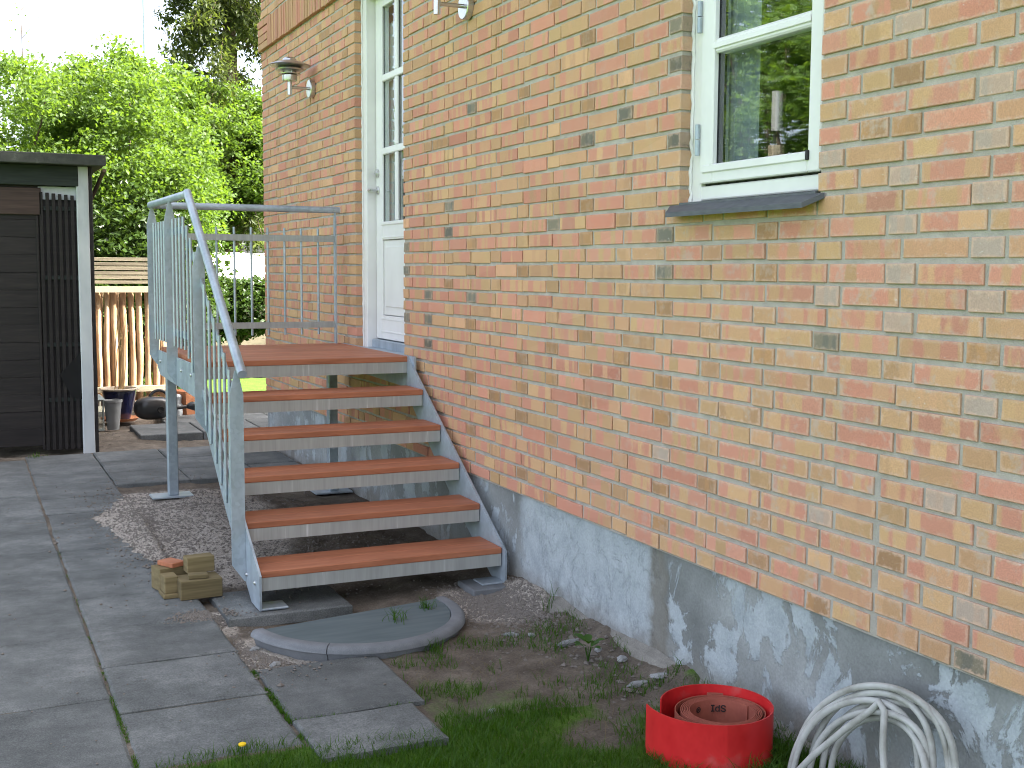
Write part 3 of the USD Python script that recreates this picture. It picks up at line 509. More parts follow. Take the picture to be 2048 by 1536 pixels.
part('cement_fillet', fm, noisy('cement_fillet', [(0.3, (0.15, 0.14, 0.12)), (0.7, (0.25, 0.235, 0.205))], scale=9, bump=0.8, bscale=60, rough=0.95, fine=0.15), house)
part('wall', MB().box(0.0, 9.2, -9.30, -9.0, -0.2, 4.9), M_farbrick, house); part('wall', MB().box(0.345, 9.2, 7.085, 7.415, -0.2, 4.895), M_farbrick, house); part('wall', MB().box(9.2, 9.5, -9.3, 7.415, -0.2, 4.9), M_farbrick, house)
part('gable', MB().prism_y([(0.01, 4.9), (9.49, 4.9), (4.75, 7.3)], 7.09, 7.41), M_farbrick, house)
for sgn in (0, 1):
    a, b = ((-0.45, 4.70), (4.75, 7.35)) if sgn == 0 else ((9.95, 4.70), (4.75, 7.35))
    part('roof', MB().prism_y([a, b, (b[0], b[1]+0.16), (a[0], a[1]+0.16)], -9.5, 7.6), M_tile, house)
part('floor', MB().box(0.345, 9.2, -9.0, 7.08, 0.90, 0.98), M_room, house); part('ceiling', MB().box(0.345, 9.2, -9.0, 7.08, 3.3, 3.4), M_room, house)
part('inner_wall', MB().box(3.2, 3.3, -9.0, 7.08, 0.98, 3.3), M_room, house); part('inner_wall', MB().box(0.345, 3.2, 2.2, 2.3, 0.98, 3.3), M_room, house)

# window: frame, side-hung sash, glazing bars
win = group_part('window', house); o0, o1, z0, z1 = WIN; xf = 0.052
fr = MB(); fr.box(xf, 0.16, o1-0.058, o1+0.004, z0, z1, .004); fr.box(xf, 0.16, o0-0.02, o0+0.045, z0, z1, .004)
fr.box(xf, 0.16, o0+0.045, o1-0.058, z0+0.018, z0+0.066, .004); fr.box(xf, 0.16, o0+0.045, o1-0.058, z1-0.05, z1, .004); part('frame', fr, M_white, win)
part('gap', MB().box(xf+0.02, 0.155, o0+0.046, o1-0.059, z0+0.067, z0+0.12), M_rubber, win)
sa = MB(); s0, s1, sz = o0+0.048, o1-0.062, z0+0.075; xs_ = xf-0.010
sa.box(xs_, 0.11, s1-0.078, s1, sz, z1-0.055, .004); sa.box(xs_, 0.11, s0, s0+0.058, sz, z1-0.055, .004)
sa.box(xs_, 0.11, s0+0.058, s1-0.078, sz, sz+0.064, .004); sa.box(xs_, 0.11, s0+0.058, s1-0.078, z1-0.12, z1-0.056, .004)
part('sash', sa, M_white, win)
bd = MB(); bd.box(xs_-0.006, 0.075, s0+0.060, s1-0.020, sz+0.036, sz+0.062, .003); bd.box(xs_-0.003, 0.06, s1-0.082, s1-0.060, sz+0.062, z1-0.12, .003); part('glazing_bead', bd, M_white, win)
part('bead_cap', MB().box(xs_-0.008, xs_+0.03, s0+0.048, s0+0.060, sz+0.036, sz+0.066, .002), M_rubber, win)
for zz in (2.236, 2.236+0.415):
    part('glazing_bar', MB().box(xs_+0.002, 0.10, s0+0.058, s1-0.078, zz-0.026, zz+0.022, .006), M_white, win)
    part('glazing_bar', MB().box(xs_-0.004, xs_+0.0015, s0+0.056, s1-0.074, zz-0.012, zz+0.008, .002), M_white, win)
for a, b in ((sz+0.064, 2.21), (2.258, 2.625), (2.673, z1-0.12)):
    part('pane', MB().box(0.062, 0.066, s0+0.056, s1-0.076, a-0.004, b+0.004), M_glass, win)
    part('pane', MB().box(0.086, 0.090, s0+0.056, s1-0.076, a-0.004, b+0.004), M_glass, win)
    g_ = MB(); g_.box(0.0605, 0.0915, s0+0.0565, s0+0.062, a, b); g_.box(0.0605, 0.0915, s1-0.083, s1-0.0775, a, b); part('gasket', g_, M_rubber, win)
for hz_ in (1.925, 2.345, 2.72):
    h = MB(); hy = o1-0.060; h.tube([(xs_-0.008, hy, hz_-0.055), (xs_-0.008, hy, hz_-0.002)], 0.009, 12); h.tube([(xs_-0.008, hy, hz_+0.001), (xs_-0.008, hy, hz_+0.052)], 0.009, 12); part('hinge', h, M_galv, win)
cu = MB(); cy = np.linspace(0.82, 1.05, 50); cx = 0.128+0.008*np.sin(cy*150)
cv = np.array([[[a, b, zz] for zz in (1.1, 2.95)] for a, b in zip(cx, cy)]).reshape(-1, 3); cu.add(cv, np.array([[2*i, 2*i+1, 2*i+3, 2*i+2] for i in range(49)])); part('curtain', cu, M_curtain, win)
# white sealant bead between frame and brick
sl = MB(); rz = np.random.default_rng(3)
zz = np.arange(z0, z1, 0.02); sl.tube(np.stack([0.048+rz.normal(0, .0015, len(zz)), o1-0.003+rz.normal(0, .002, len(zz)), zz], 1), 0.0055+0.002*rz.uniform(size=len(zz)), 6)
part('sealant', sl, M_white, win); sl = MB(); sl.tube(np.stack([0.046+rz.normal(0, .001, len(zz)), o0+0.002+rz.normal(0, .0015, len(zz)), zz], 1), 0.005, 6); part('sealant', sl, M_white, win)
# slate sill
sm = MB(); sil = np.array([[-0.062, 1.105, 1.655], [-0.062, 0.335, 1.655], [-0.062, 1.105, 1.672], [-0.062, 0.335, 1.672], [0.07, 1.125, 1.700], [0.07, 0.322, 1.700], [0.07, 1.125, 1.716], [0.07, 0.322, 1.716], [-0.004, 1.150, 1.683], [-0.004, 1.150, 1.697], [-0.004, 0.318, 1.683], [-0.004, 0.318, 1.697]])
sil[4:8, 1] = [1.104, .361, 1.104, .361]
h_ = trimesh.convex.convex_hull(np.array([[-0.062, 1.172-0.072, 1.655], [-0.062, 0.350, 1.655], [-0.062, 1.172-0.072, 1.671], [-0.062, 0.350, 1.671], [-0.001, 1.165, 1.684], [-0.001, 1.165, 1.700], [-0.001, 0.322, 1.684], [-0.001, 0.322, 1.700]]))
sm.tm(h_); sm.box(-0.003, 0.06, 0.362, 1.103, 1.688, 1.707); part('window_sill', sm, M_slate, house)

# door: frame, half-glazed leaf
door = group_part('door', house); d0, d1, dz0, dz1 = DOOR; xd = 0.116
df = MB(); df.box(0.055, 0.20, 4.832, d1+0.004, 0.965, dz1, .004); df.box(0.055, 0.20, d0-0.004, 4.058, 0.965, dz1, .004); df.box(0.055, 0.20, 4.058, 4.832, dz1-0.07, dz1, .004); part('door_frame', df, M_white, door)
part('threshold', MB().box(0.085, 0.22, 4.059, 4.831, 0.968, 1.022, .004), M_galv, door)
part('door_sill', MB().box(-0.03, 0.084, 4.0, 4.830, 0.945, 0.972, .003), M_galv, door)
lf = MB(); ly0, ly1, lz0, lz1 = 4.062, 4.826, 1.028, dz1-0.074
lf.box(xd, xd+0.05, ly1-0.120, ly1, lz0, lz1, .004); lf.box(xd, xd+0.05, ly0, ly0+0.120, lz0, lz1, .004)
ya, yb = ly0+0.120, ly1-0.120
lf.box(xd, xd+0.05, ya, yb, lz0, 1.178, .003); lf.box(xd, xd+0.05, ya, yb, 1.655, 1.768, .003); lf.box(xd, xd+0.05, ya, yb, 2.69+0.40, lz1, .003); part('door_leaf', lf, M_white, door)
part('door_panel', MB().box(xd+0.010, xd+0.04, ya+0.004, yb-0.004, 1.182, 1.651, .004), M_white, door)
pn = MB(); pn.box(xd+0.004, xd+0.012, ya+0.04, yb-0.04, 1.235, 1.61, .003)
pn.box(xd-0.003, xd+0.004, ya-0.03, yb+0.03, 1.150, 1.166, .003); pn.box(xd-0.003, xd+0.004, ya-0.03, yb+0.03, 1.070, 1.083, .003); pn.box(xd-0.003, xd+0.004, ya-0.015, yb+0.015, 1.664, 1.675, .003); pn.box(xd-0.006, xd+0.004, ya-0.02, yb+0.02, 1.746, 1.766, .003)
part('moulding', pn, M_white, door)
ym = (ya+yb)/2
for zz in (2.205, 2.655):
    part('glazing_bar', MB().box(xd-0.002, xd+0.045, ya, yb, zz-0.021, zz+0.021, .005), M_white, door)
for a, b in ((1.769, 2.183), (2.227, 2.633), (2.677, 3.089)):
    part('glazing_bar', MB().box(xd-0.001, xd+0.044, ym-0.024, ym+0.024, a, b, .005), M_white, door)
    for p_, q_ in ((ya, ym-0.024), (ym+0.024, yb)):
        part('pane', MB().box(xd+0.016, xd+0.020, p_, q_, a, b), M_glass, door)
        g_ = MB(); g_.box(xd+0.013, xd+0.0155, p_, p_+0.006, a, b); g_.box(xd+0.013, xd+0.0155, q_-0.006, q_, a, b); part('gasket', g_, M_rubber, door)
cu = MB(); cy = np.linspace(4.50, 4.82, 40); cx = 0.178+0.008*np.sin(cy*110); cv = np.array([[[a, b, zz] for zz in (1.7, 3.0)] for a, b in zip(cx, cy)]).reshape(-1, 3); cu.add(cv, np.array([[2*i, 2*i+1, 2*i+3, 2*i+2] for i in range(39)])); part('curtain', cu, M_curtain, door)
hd = MB(); hy = ly1-0.045
hd.lathe([(0.0, 0.0), (0.026, 0.0), (0.026, 0.008), (0.022, 0.010), (0.0, 0.010)], 16, rotm([0, 1, 0], -PI/2, (xd, hy, 1.968))); hd.tube([(xd, hy, 1.968), (xd-0.05, hy, 1.968)], 0.009, 10); hd.tube([(xd-0.05, hy-0.006, 1.968), (xd-0.05, hy+0.03, 1.970), (xd-0.047, hy+0.115, 1.969)], 0.009, 10)
hd2 = MB(); hd2.tube([(xd-0.05, hy+0.008, 1.968), (xd-0.05, hy-0.11, 1.968)], 0.009, 10)
part('handle', hd, M_steel, door)
part('lock', MB().lathe([(0.0, 0.0), (0.027, 0.0), (0.027, 0.012), (0.016, 0.016), (0.016, 0.022), (0.0, 0.022)], 18, rotm([0, 1, 0], -PI/2, (xd, hy+0.005, 2.075))), M_steel, door, smooth=30)
sl = MB(); zz = np.arange(0.97, dz1, 0.025); sl.tube(np.stack([0.050+rz.normal(0, .001, len(zz)), d1-0.002+rz.normal(0, .002, len(zz)), zz], 1), 0.005+0.003*rz.uniform(size=len(zz)), 6); part('sealant', sl, M_white, door)

# ------------------------------------------------------------------ steel stair
st = thing('staircase', 'galvanised steel staircase with red wooden treads and railing up to the white door', 'stairs')
XL, XR = -1.205, -0.040                                            # outer left stringer face, outer right stringer face
G0, RISE, GO, YN = 0.170, 0.1622, 0.2608, 2.490                   # first tread top, rise, going, first nosing
yL = YN + 5*GO; ZL = G0 + 5*RISE                                   # landing nosing and top
YE = 5.14
def stringer(x0, x1):
    poly = [(2.462, 0.004), (2.462, 0.155), (3.80, 0.985), (3.80, 0.985-0.16), (3.70, 0.700), (3.14, 0.308), (2.62, 0.004)]
    return MB().prism_x(poly, x0, x1)
part('stringer', stringer(XL, XL+0.010), M_galv, st); part('stringer', stringer(XR-0.010, XR), M_galv, st)
lp = [(3.715, 0.962), (YE, 0.962), (YE, 0.860), (YE-0.10, 0.815), (3.90, 0.790), (3.715, 0.800)]
part('landing_plate', MB().prism_x(lp, XL-0.0105, XL-0.0005), M_galv, st)
part('landing_plate', MB().prism_x([(3.705, 0.985), (YE, 0.962), (YE, 0.83), (3.705, 0.80)], XR+0.0005, XR+0.0105), M_galv, st)
part('end_plate', MB().box(XL, XR, YE-0.008, YE+0.002, 0.83, 0.945), M_galv, st)
for i in range(5):
    yn, zt = YN+i*GO, G0+i*RISE
    t = group_part('tread', st)
    part('board', MB().box(XL+0.013, XR-0.013, yn, yn+0.128, zt-0.030, zt, .004), M_deck, t); part('board', MB().box(XL+0.013, XR-0.013, yn+0.130, yn+0.262, zt-0.030, zt, .004), M_deck, t)
    tr = MB(); tr.box(XL+0.0105, XR-0.016, yn+0.004, yn+0.009, zt-0.088, zt-0.0305); tr.box(XL+0.0105, XR-0.016, yn+0.009, yn+0.25, zt-0.036, zt-0.0305); tr.box(XL+0.0105, XR-0.016, yn+0.25, yn+0.255, zt-0.088, zt-0.0305)
    part('tray', tr, M_front, t)
ld = group_part('landing', st); nbd = 9; wy = (YE-0.012-yL)/nbd
for i in range(nbd):
    part('board', MB().box(XL+0.013, -0.035, yL+i*wy, yL+(i+1)*wy-0.0025, ZL-0.030, ZL, .003), M_deck, ld)
tr = MB(); tr.box(XL+0.0105, XR-0.011, yL+0.004, yL+0.010, ZL-0.092, ZL-0.0305); part('front_beam', tr, M_front, ld)
for yb_ in (4.2, 4.68): part('cross_beam', MB().box(XL+0.0105, XR-0.011, yb_, yb_+0.05, ZL-0.10, ZL-0.0305), M_galv, ld)
part('edge_strip', MB().box(-0.034, -0.004, yL+0.02, YE, ZL-0.02, ZL-0.001), M_galv, ld)
# base plates and legs
part('foot_plate', MB().box(XL+0.0105, XL+0.125, 2.462, 2.57, 0.0045, 0.013, .002), M_galv, st); part('foot_plate', MB().box(XR-0.125, XR-0.0105, 2.462, 2.57, 0.0045, 0.013, .002), M_galv, st)
for (lx, fz) in ((-1.150, 0.048), (-0.120, 0.0)):
    lg = MB(); lg.box(lx-0.030, lx+0.030, 5.02, 5.08, fz+0.010, ZL-0.101, .004); part('leg', lg, M_galv, st)
    part('foot_plate', MB().box(lx-0.135, lx+0.115, 4.97, 5.13, fz, fz+0.010, .002), M_galv, st)
# bolts
def bolt(p): part('bolt', MB().lathe([(0, 0.008), (0.006, 0.007), (0.010, 0.003), (0.010, -0.001)], 8, rotm([0, 1, 0], -PI/2, p)), M_steel, st, smooth=40)
for i in range(5):
    for dy in (0.05, 0.21): bolt((XL-0.001, YN+i*GO+dy, G0+i*RISE-0.06))
for q in (3.95, 4.25, 4.7, 5.0): bolt((XL-0.0115, q, 0.90))
# railing: posts, hand rail, flat bars, round balusters
XB = -1.235
def post(y, zb_, zt_):
    p = [(-1.266, zb_+0.075), (-1.212, zb_), (-1.206, zb_), (-1.206, zt_-0.105), (-1.228, zt_), (-1.242, zt_), (-1.266, zt_-0.105)]
    part('newel_post', MB().prism_y(p, y-0.005, y+0.005), M_galv, st)
post(5.10, 0.860, 1.842); post(4.43, 0.800, 1.842); post(3.57, 0.640, 1.575); post(2.725, 0.075, 1.020)
HR = [(-0.075, 5.115, 1.853), (-0.3, 5.115, 1.853), (-1.19, 5.115, 1.853)]
rail1 = MB().tube([(-0.040, 5.115, 1.853), (-0.5, 5.115, 1.853), (-1.222, 5.115, 1.853)], 0.0212, 20)
part('hand_rail', rail1, M_galv, st, smooth=40)
c0 = np.array([-1.236, 5.137, 1.854]); c1 = np.array([-1.214, 3.965, 1.858]); c2 = np.array([-1.216, 2.690, 1.006])
part('hand_rail', MB().tube([c0, (c0+c1)/2, c1 + (c0-c1)*0.002], 0.0212, 20), M_galv, st, smooth=40)
part('hand_rail', MB().tube([c1+(c1-c2)*0.012, (c1+c2)/2, c2], 0.0212, 20), M_galv, st, smooth=40)
hz2 = lambda y: 1.858 - (3.965-y)*(0.852/1.275)
def flat_rail(a, b, dz0, dz1):
    part('flat_bar', MB().add(np.array([[XB+0.007+dx, q[0], q[1]+dz] for q in (a, b) for dx in (0, 0.006) for dz in (dz0, dz1)]),
         np.array([[0, 1, 3, 2], [4, 6, 7, 5], [0, 4, 5, 1], [2, 3, 7, 6], [0, 2, 6, 4], [1, 5, 7, 3]])), M_galv, st)
flat_rail((5.095, 1.672), (4.435, 1.672), -0.02, 0.02); flat_rail((5.095, 1.108), (4.435, 1.108), -0.02, 0.02)
flat_rail((4.425, 1.672), (4.02, 1.672), -0.02, 0.02); flat_rail((4.425, 1.108), (3.98, 1.108), -0.02, 0.02)
flat_rail((4.02, 1.672), (3.575, hz2(3.575)-0.19), -0.02, 0.02); flat_rail((3.98, 1.108), (3.575, hz2(3.575)-0.75), -0.02, 0.02)
flat_rail((3.565, hz2(3.565)-0.19), (2.73, hz2(2.73)-0.19), -0.02, 0.02); flat_rail((3.565, hz2(3.565)-0.75), (2.73, hz2(2.73)-0.75), -0.02, 0.02)
def baluster(x, y, z0_, z1_): part('baluster', MB().tube([(x, y, z0_), (x, y, z1_)], 0.0078, 8), M_galv, st, smooth=50)
for y in (5.035, 4.935, 4.835, 4.735, 4.64, 4.535): baluster(XB, y, 1.036, 1.740)
for y in (4.335, 4.22, 4.115, 4.00): baluster(XB, y, 1.032, 1.740)
for y in (3.89, 3.79, 3.68): baluster(XB, y, hz2(y)-0.815, hz2(y)-0.118)
for y in (3.44, 3.325, 3.205, 3.09, 2.98, 2.875): baluster(XB, y, hz2(y)-0.815, hz2(y)-0.118)
part('newel_post', MB().add(*(lambda m: (m.vertices, m.faces))(trimesh.creation.extrude_polygon(sg.Polygon([(5.092, 0.95), (5.130, 0.95), (5.130, 1.79), (5.116, 1.836), (5.106, 1.836), (5.092, 1.79)]), 0.010, engine='earcut').apply_transform(np.array([[0, 0, 1, -0.078], [1, 0, 0, 0], [0, 1, 0, 0], [0, 0, 0, 1.0]])))), M_galv, st)
for z_ in (1.665, 1.106): part('flat_bar', MB().box(-1.20, -0.079, 5.105, 5.111, z_-0.020, z_+0.020), M_front, st)
for x in (-0.186, -0.298, -0.408, -0.517, -0.623, -0.731, -0.842, -0.95, -1.06): baluster(x, 5.119, 1.042, 1.731)

# ------------------------------------------------------------------ wall lamps
def lamp_parts(L):
    part('wall_plate', MB().lathe([(0, 0.0), (0.062, 0.0), (0.064, 0.004), (0.064, 0.030), (0.060, 0.034), (0, 0.034)], 32, rotm([0, 1, 0], -PI/2, (0, 0, 0))), M_steel, L, smooth=30)
    part('arm', MB().tube([(-0.03, 0, 0), (-0.168, 0, 0)], 0.0105, 14), M_steel, L, smooth=40)
    part('stem', MB().tube([(-0.168, 0, -0.052), (-0.168, 0, 0.06)], 0.0165, 18), M_steel, L, smooth=40)
    C = np.eye(4); C[:3, 3] = (-0.168, 0, 0)
    part('cup', MB().lathe([(0.0, 0.042), (0.048, 0.042), (0.052, 0.050), (0.052, 0.082), (0.0, 0.084)], 28, C), M_steel, L, smooth=30)
    part('lower_ring', MB().lathe([(0.030, 0.086), (0.074, 0.088), (0.076, 0.093), (0.030, 0.096)], 32, C), M_steel, L, smooth=30)
    part('glass', MB().lathe([(0.0, 0.085), (0.038, 0.086), (0.040, 0.15), (0.0, 0.152)], 24, C), mat_glow, L, smooth=30)
    for a in range(3):
        ang = a*2*PI/3+0.5; part('pin', MB().tube([(-0.168+0.058*math.cos(ang), 0.058*math.sin(ang), 0.09), (-0.168+0.058*math.cos(ang), 0.058*math.sin(ang), 0.165)], 0.003, 6), M_steel, L)
    part('middle_shade', MB().lathe([(0.045, 0.108), (0.098, 0.116), (0.101, 0.122), (0.082, 0.136), (0.05, 0.146)], 36, C), M_steel, L, smooth=30)
    part('top_shade', MB().lathe([(0.05, 0.136), (0.142, 0.144), (0.148, 0.149), (0.142, 0.154), (0.10, 0.170), (0.05, 0.184), (0.035, 0.186)], 40, C), M_steel, L, smooth=30)
    part('cap', MB().lathe([(0.05, 0.182), (0.047, 0.193), (0.034, 0.204), (0.0, 0.208)], 28, C), M_steel, L, smooth=30)
mat_glow = noisy('opal_glass', [(0, (0.55, 0.55, 0.53)), (1, (0.6, 0.6, 0.58))], rough=0.3)
lamp = thing('wall_lamp', 'stainless steel wall lamp with layered round shades left of the white door', 'lamp', (-0.001, 5.86, 2.736)); lamp_parts(lamp)
copy_of(lamp, 'wall_lamp', 'stainless steel wall lamp cut by the top edge, right of the white door', (-0.001, 3.03, 2.757))

# ------------------------------------------------------------------ half-round step slab
hs = thing('half_round_slab', 'grey half-round concrete slab with a rounded rim in front of the stairs', 'step slab', (-0.875, 2.185, 0.0), math.radians(10))
RA, RBk = 0.458, 0.495
def halfring(r0, r1, t0, t1, n):
    """rim of rounded section between two scalings of the half ellipse (opening towards -y)"""
    t = np.linspace(t0, t1, n); sec = [(r0, 0.0), (r0, 0.034), (r0+0.006, 0.039), (r1-0.022, 0.039), (r1-0.010, 0.035), (r1-0.002, 0.025), (r1, 0.013), (r1-0.014, 0.002), (r1-0.03, -0.05)]
    v = np.array([[[r*math.cos(a), -r*math.sin(a)*RBk/RA, z] for r, z in sec] for a in t]); k = len(sec)
    f = [[i*k+j, i*k+j+1, (i+1)*k+j+1, (i+1)*k+j] for i in range(n-1) for j in range(k-1)]
    m = MB().add(v.reshape(-1, 3), np.array(f))
    for e_, flip in ((0, False), (n-1, True)):
        ids = [e_*k+j for j in range(k)]; 
        m.add(v.reshape(-1, 3)[ids], np.array([[0, j, j+1] if not flip else [0, j+1, j] for j in range(1, k-1)]))
    return m
cuts = [0.0, 2.30, PI]
for a, b in zip(cuts[:-1], cuts[1:]): part('rim', halfring(RA-0.058, RA, a+0.004, b-0.004, 36), M_halfstep, hs, smooth=40)
ins = [( (RA-0.061)*math.cos(a), -(RA-0.061)*math.sin(a)*RBk/RA) for a in np.linspace(0, PI, 40)]
part('inset_panel', MB().prism_z(ins, -0.02, 0.031), M_inset, hs)
# grey slab under the right stair foot
fs = part('footing_slab', MB().box(-0.235, -0.018, 2.405, 2.60, -0.05, 0.004, .006), M_halfstep); tag(fs, 'small thin concrete slab under the right foot of the staircase', 'slab')

# ------------------------------------------------------------------ scatter on the ground: gravel, grass, clumps
rg = np.random.default_rng(21)
octv = np.array([[1, 0, 0], [-1, 0, 0], [0, 1, 0], [0, -1, 0], [0, 0, 1], [0, 0, -1]], float); octf = np.array([[0, 2, 4], [2, 1, 4], [1, 3, 4], [3, 0, 4], [2, 0, 5], [1, 2, 5], [3, 1, 5], [0, 3, 5]])
def stones(P, R):
    n = len(P); v = octv[None]*rg.uniform(0.6, 1.25, (n, 6, 1))*R[:, None, None]*np.array([1, 1, 0.65]) ; a = rg.uniform(0, 2*PI, n); c, s = np.cos(a), np.sin(a)
    v = np.stack([v[..., 0]*c[:, None]-v[..., 1]*s[:, None], v[..., 0]*s[:, None]+v[..., 1]*c[:, None], v[..., 2]], -1) + P[:, None]
    return v.reshape(-1, 3), (octf[None] + 6*np.arange(n)[:, None, None]).reshape(-1, 3)
def on_ground(x, y, dz=0.0): return np.column_stack([x, y, ground_height(x, y)+dz])
P = []
def spot(n, cx, cy, sx, sy): P.append(np.column_stack([rg.normal(cx, sx, n), rg.normal(cy, sy, n)]))
spot(5200, -1.12, 4.55, 0.26, 0.62); spot(2600, -1.42, 4.35, 0.09, 0.55); spot(1500, -0.95, 3.5, 0.3, 0.3); spot(3200, -1.26, 1.95, 0.08, 0.17); spot(300, -1.38, 1.75, 0.03, 0.22); spot(900, -1.44, 2.50, 0.06, 0.04); spot(4800, -0.18, 2.22, 0.11, 0.16); spot(700, -0.25, 1.9, 0.16, 0.22); spot(500, -0.9, 3.2, 0.35, 0.3); spot(700, -0.5, 4.2, 0.4, 0.8); spot(250, -1.15, 8.2, .15, .3)
Q = np.vstack(P); Q = Q[(Q[:, 0] < -0.005) & (Q[:, 1] < 8.7)]
inside = np.zeros(len(Q), bool)
for (a, b, c, d) in SLABS: inside |= (Q[:, 0] > a) & (Q[:, 0] < b) & (Q[:, 1] > c) & (Q[:, 1] < d)
hm = ((Q[:, 0]+0.875)**2/0.47**2 + (Q[:, 1]-2.185)**2/0.52**2 < 1) & (Q[:, 1] < 2.3)
Z_ = np.maximum(np.where(inside, 0.004, -1), ground_height(Q[:, 0], Q[:, 1])+0.001)
keep = ~hm & ~(inside & (Q[:, 1] < 2.4) & (rg.uniform(size=len(Q)) < 0.85)); Q, Z_ = Q[keep], Z_[keep]
R = np.clip(rg.lognormal(math.log(0.0046), 0.45, len(Q)), 0.002, 0.016)
part('gravel', stones(np.column_stack([Q, Z_]), R), M_gravel, kind='stuff', cat='gravel', label='loose pale gravel and grit spilled around the stair feet')
# loose pale specks lying on the slabs
Q = np.column_stack([rg.uniform(-2.35, -0.95, 420), rg.uniform(1.0, 7.0, 420)]); ins = np.zeros(len(Q), bool)
for (a, b, c, d) in SLABS: ins |= (Q[:, 0] > a) & (Q[:, 0] < b) & (Q[:, 1] > c) & (Q[:, 1] < d)
Q = Q[ins]; part('grit', stones(np.column_stack([Q, np.full(len(Q), 0.004)]), np.clip(rg.lognormal(math.log(0.0032), 0.4, len(Q)), 0.0015, 0.008)), M_gravel, kind='stuff', cat='grit', label='pale specks of grit scattered over the paving slabs')

def blades(base, h, lean, w, seg=2):
    """curved grass blades: base (n,3), height, lean (n,2) at the tip"""
    n = len(base); a = rg.uniform(0, 2*PI, n); d = np.stack([np.cos(a), np.sin(a), 0*a], 1)*w[:, None]
    V = []
    for k in range(seg):
        t = k/seg; c = base + np.column_stack([lean*(t**2), h*t]); V += [c-d*(1-t*0.6), c+d*(1-t*0.6)]
    V.append(base + np.column_stack([lean, h*0.93])); V = np.stack(V, 1); k = V.shape[1]
    f = []
    for s_ in range(seg-1): f += [[2*s_, 2*s_+1, 2*s_+3], [2*s_, 2*s_+3, 2*s_+2]]
    f.append([2*seg-2, 2*seg-1, 2*seg]); f = np.array(f)
    return V.reshape(-1, 3), (f[None] + k*np.arange(n)[:, None, None]).reshape(-1, 3)
cand = np.column_stack([rg.uniform(-2.35, -0.0, 260000), rg.uniform(-0.25, 2.25, 260000)])
la = lawn_amount(cand[:, 0], cand[:, 1]); la = np.where((cand[:, 1] > 1.0) & (cand[:, 0] > -0.95), np.maximum(la, 0.74*(cand[:, 1] < 1.9)), la)
la = np.where(cand[:, 1] > 1.05, la*0.85*np.clip((F(np.column_stack([cand[:, 0]*7, cand[:, 1]*7, 0*la]), 3, 12)-0.40)*5, 0.14, 1), la); la = np.where((cand[:, 1] < 0.95) & (cand[:, 0] < -0.8), 1.0, la)
dens = np.clip(la-0.18, 0, 1)**1.5
ok = rg.uniform(size=len(cand)) < dens*0.42
for (a, b, c, d) in SLABS: ok &= ~((cand[:, 0] > a+.0) & (cand[:, 0] < b-0.0) & (cand[:, 1] > c+0.14*(c < 1.01)*(0.2+F(np.column_stack([cand[:, 0]*4, cand[:, 1]*0, cand[:, 1]*0]), 3, 4)) ) & (cand[:, 1] < d))
hm = ((cand[:, 0]+0.875)**2/0.47**2 + (cand[:, 1]-2.185)**2/0.53**2 < 1); ok &= ~hm & (((cand[:, 0]+0.20)**2+(cand[:, 1]-0.46)**2) > 0.02)
B = cand[ok]; ll = la[ok]
z = np.maximum(ground_height(B[:, 0], B[:, 1]), -0.03)-0.003
hgt = rg.uniform(0.02, 0.05, len(B))*(0.65+0.6*ll); ln = rg.normal(0, 0.5, (len(B), 2))*hgt[:, None]
part('lawn_grass', blades(np.column_stack([B, z]), hgt, ln, rg.uniform(0.0010, 0.0020, len(B))), M_grass, kind='stuff', cat='grass', label='green lawn grass along the bottom edge in front of the slabs')
# dry straws and sparse weeds over the bare soil
Q = np.column_stack([rg.uniform(-0.9, -0.04, 900), rg.uniform(0.4, 1.9, 900)]); Q = Q[(rg.uniform(size=900) < 0.75) & ~(((Q[:, 0]+0.875)**2/0.47**2 + (Q[:, 1]-2.185)**2/0.53**2) < 1)]
part('dry_straw', blades(on_ground(Q[:, 0], Q[:, 1]), rg.uniform(0.008, 0.03, len(Q)), rg.normal(0, 0.035, (len(Q), 2)), rg.uniform(0.0006, 0.0013, len(Q)), 3), M_dry, kind='stuff', cat='straw', label='dry straw lying on the bare soil by the plinth')
# moss and grass in the slab joints
J = np.vstack([np.zeros((0, 2)), np.column_stack([rg.normal(-1.397, 0.008, 900), rg.uniform(1.05, 1.75, 900)]), np.column_stack([rg.normal(-1.902, 0.005, 700), rg.uniform(0.9, 1.7, 700)]), np.column_stack([rg.normal(-1.902, 0.005, 300), rg.uniform(1.7, 4.0, 300)]), np.column_stack([rg.uniform(-1.38, -0.98, 150), rg.normal(1.2, 0.006, 150)]), np.column_stack([rg.uniform(-1.85, -1.45, 160), rg.normal(7.43, 0.02, 160)])])
J = J[F(np.column_stack([J[:, 0]*9, J[:, 1]*7, 0*J[:, 0]]), 3, 17) + 0.10*(J[:, 1] < 1.5) > 0.50]
part('joint_moss', blades(np.column_stack([J, np.full(len(J), -0.012)]), rg.uniform(0.010, 0.022, len(J)), rg.normal(0, 0.006, (len(J), 2)), rg.uniform(0.001, 0.002, len(J))), M_grass, kind='stuff', cat='moss', label='grass and moss growing in the joints between paving slabs')

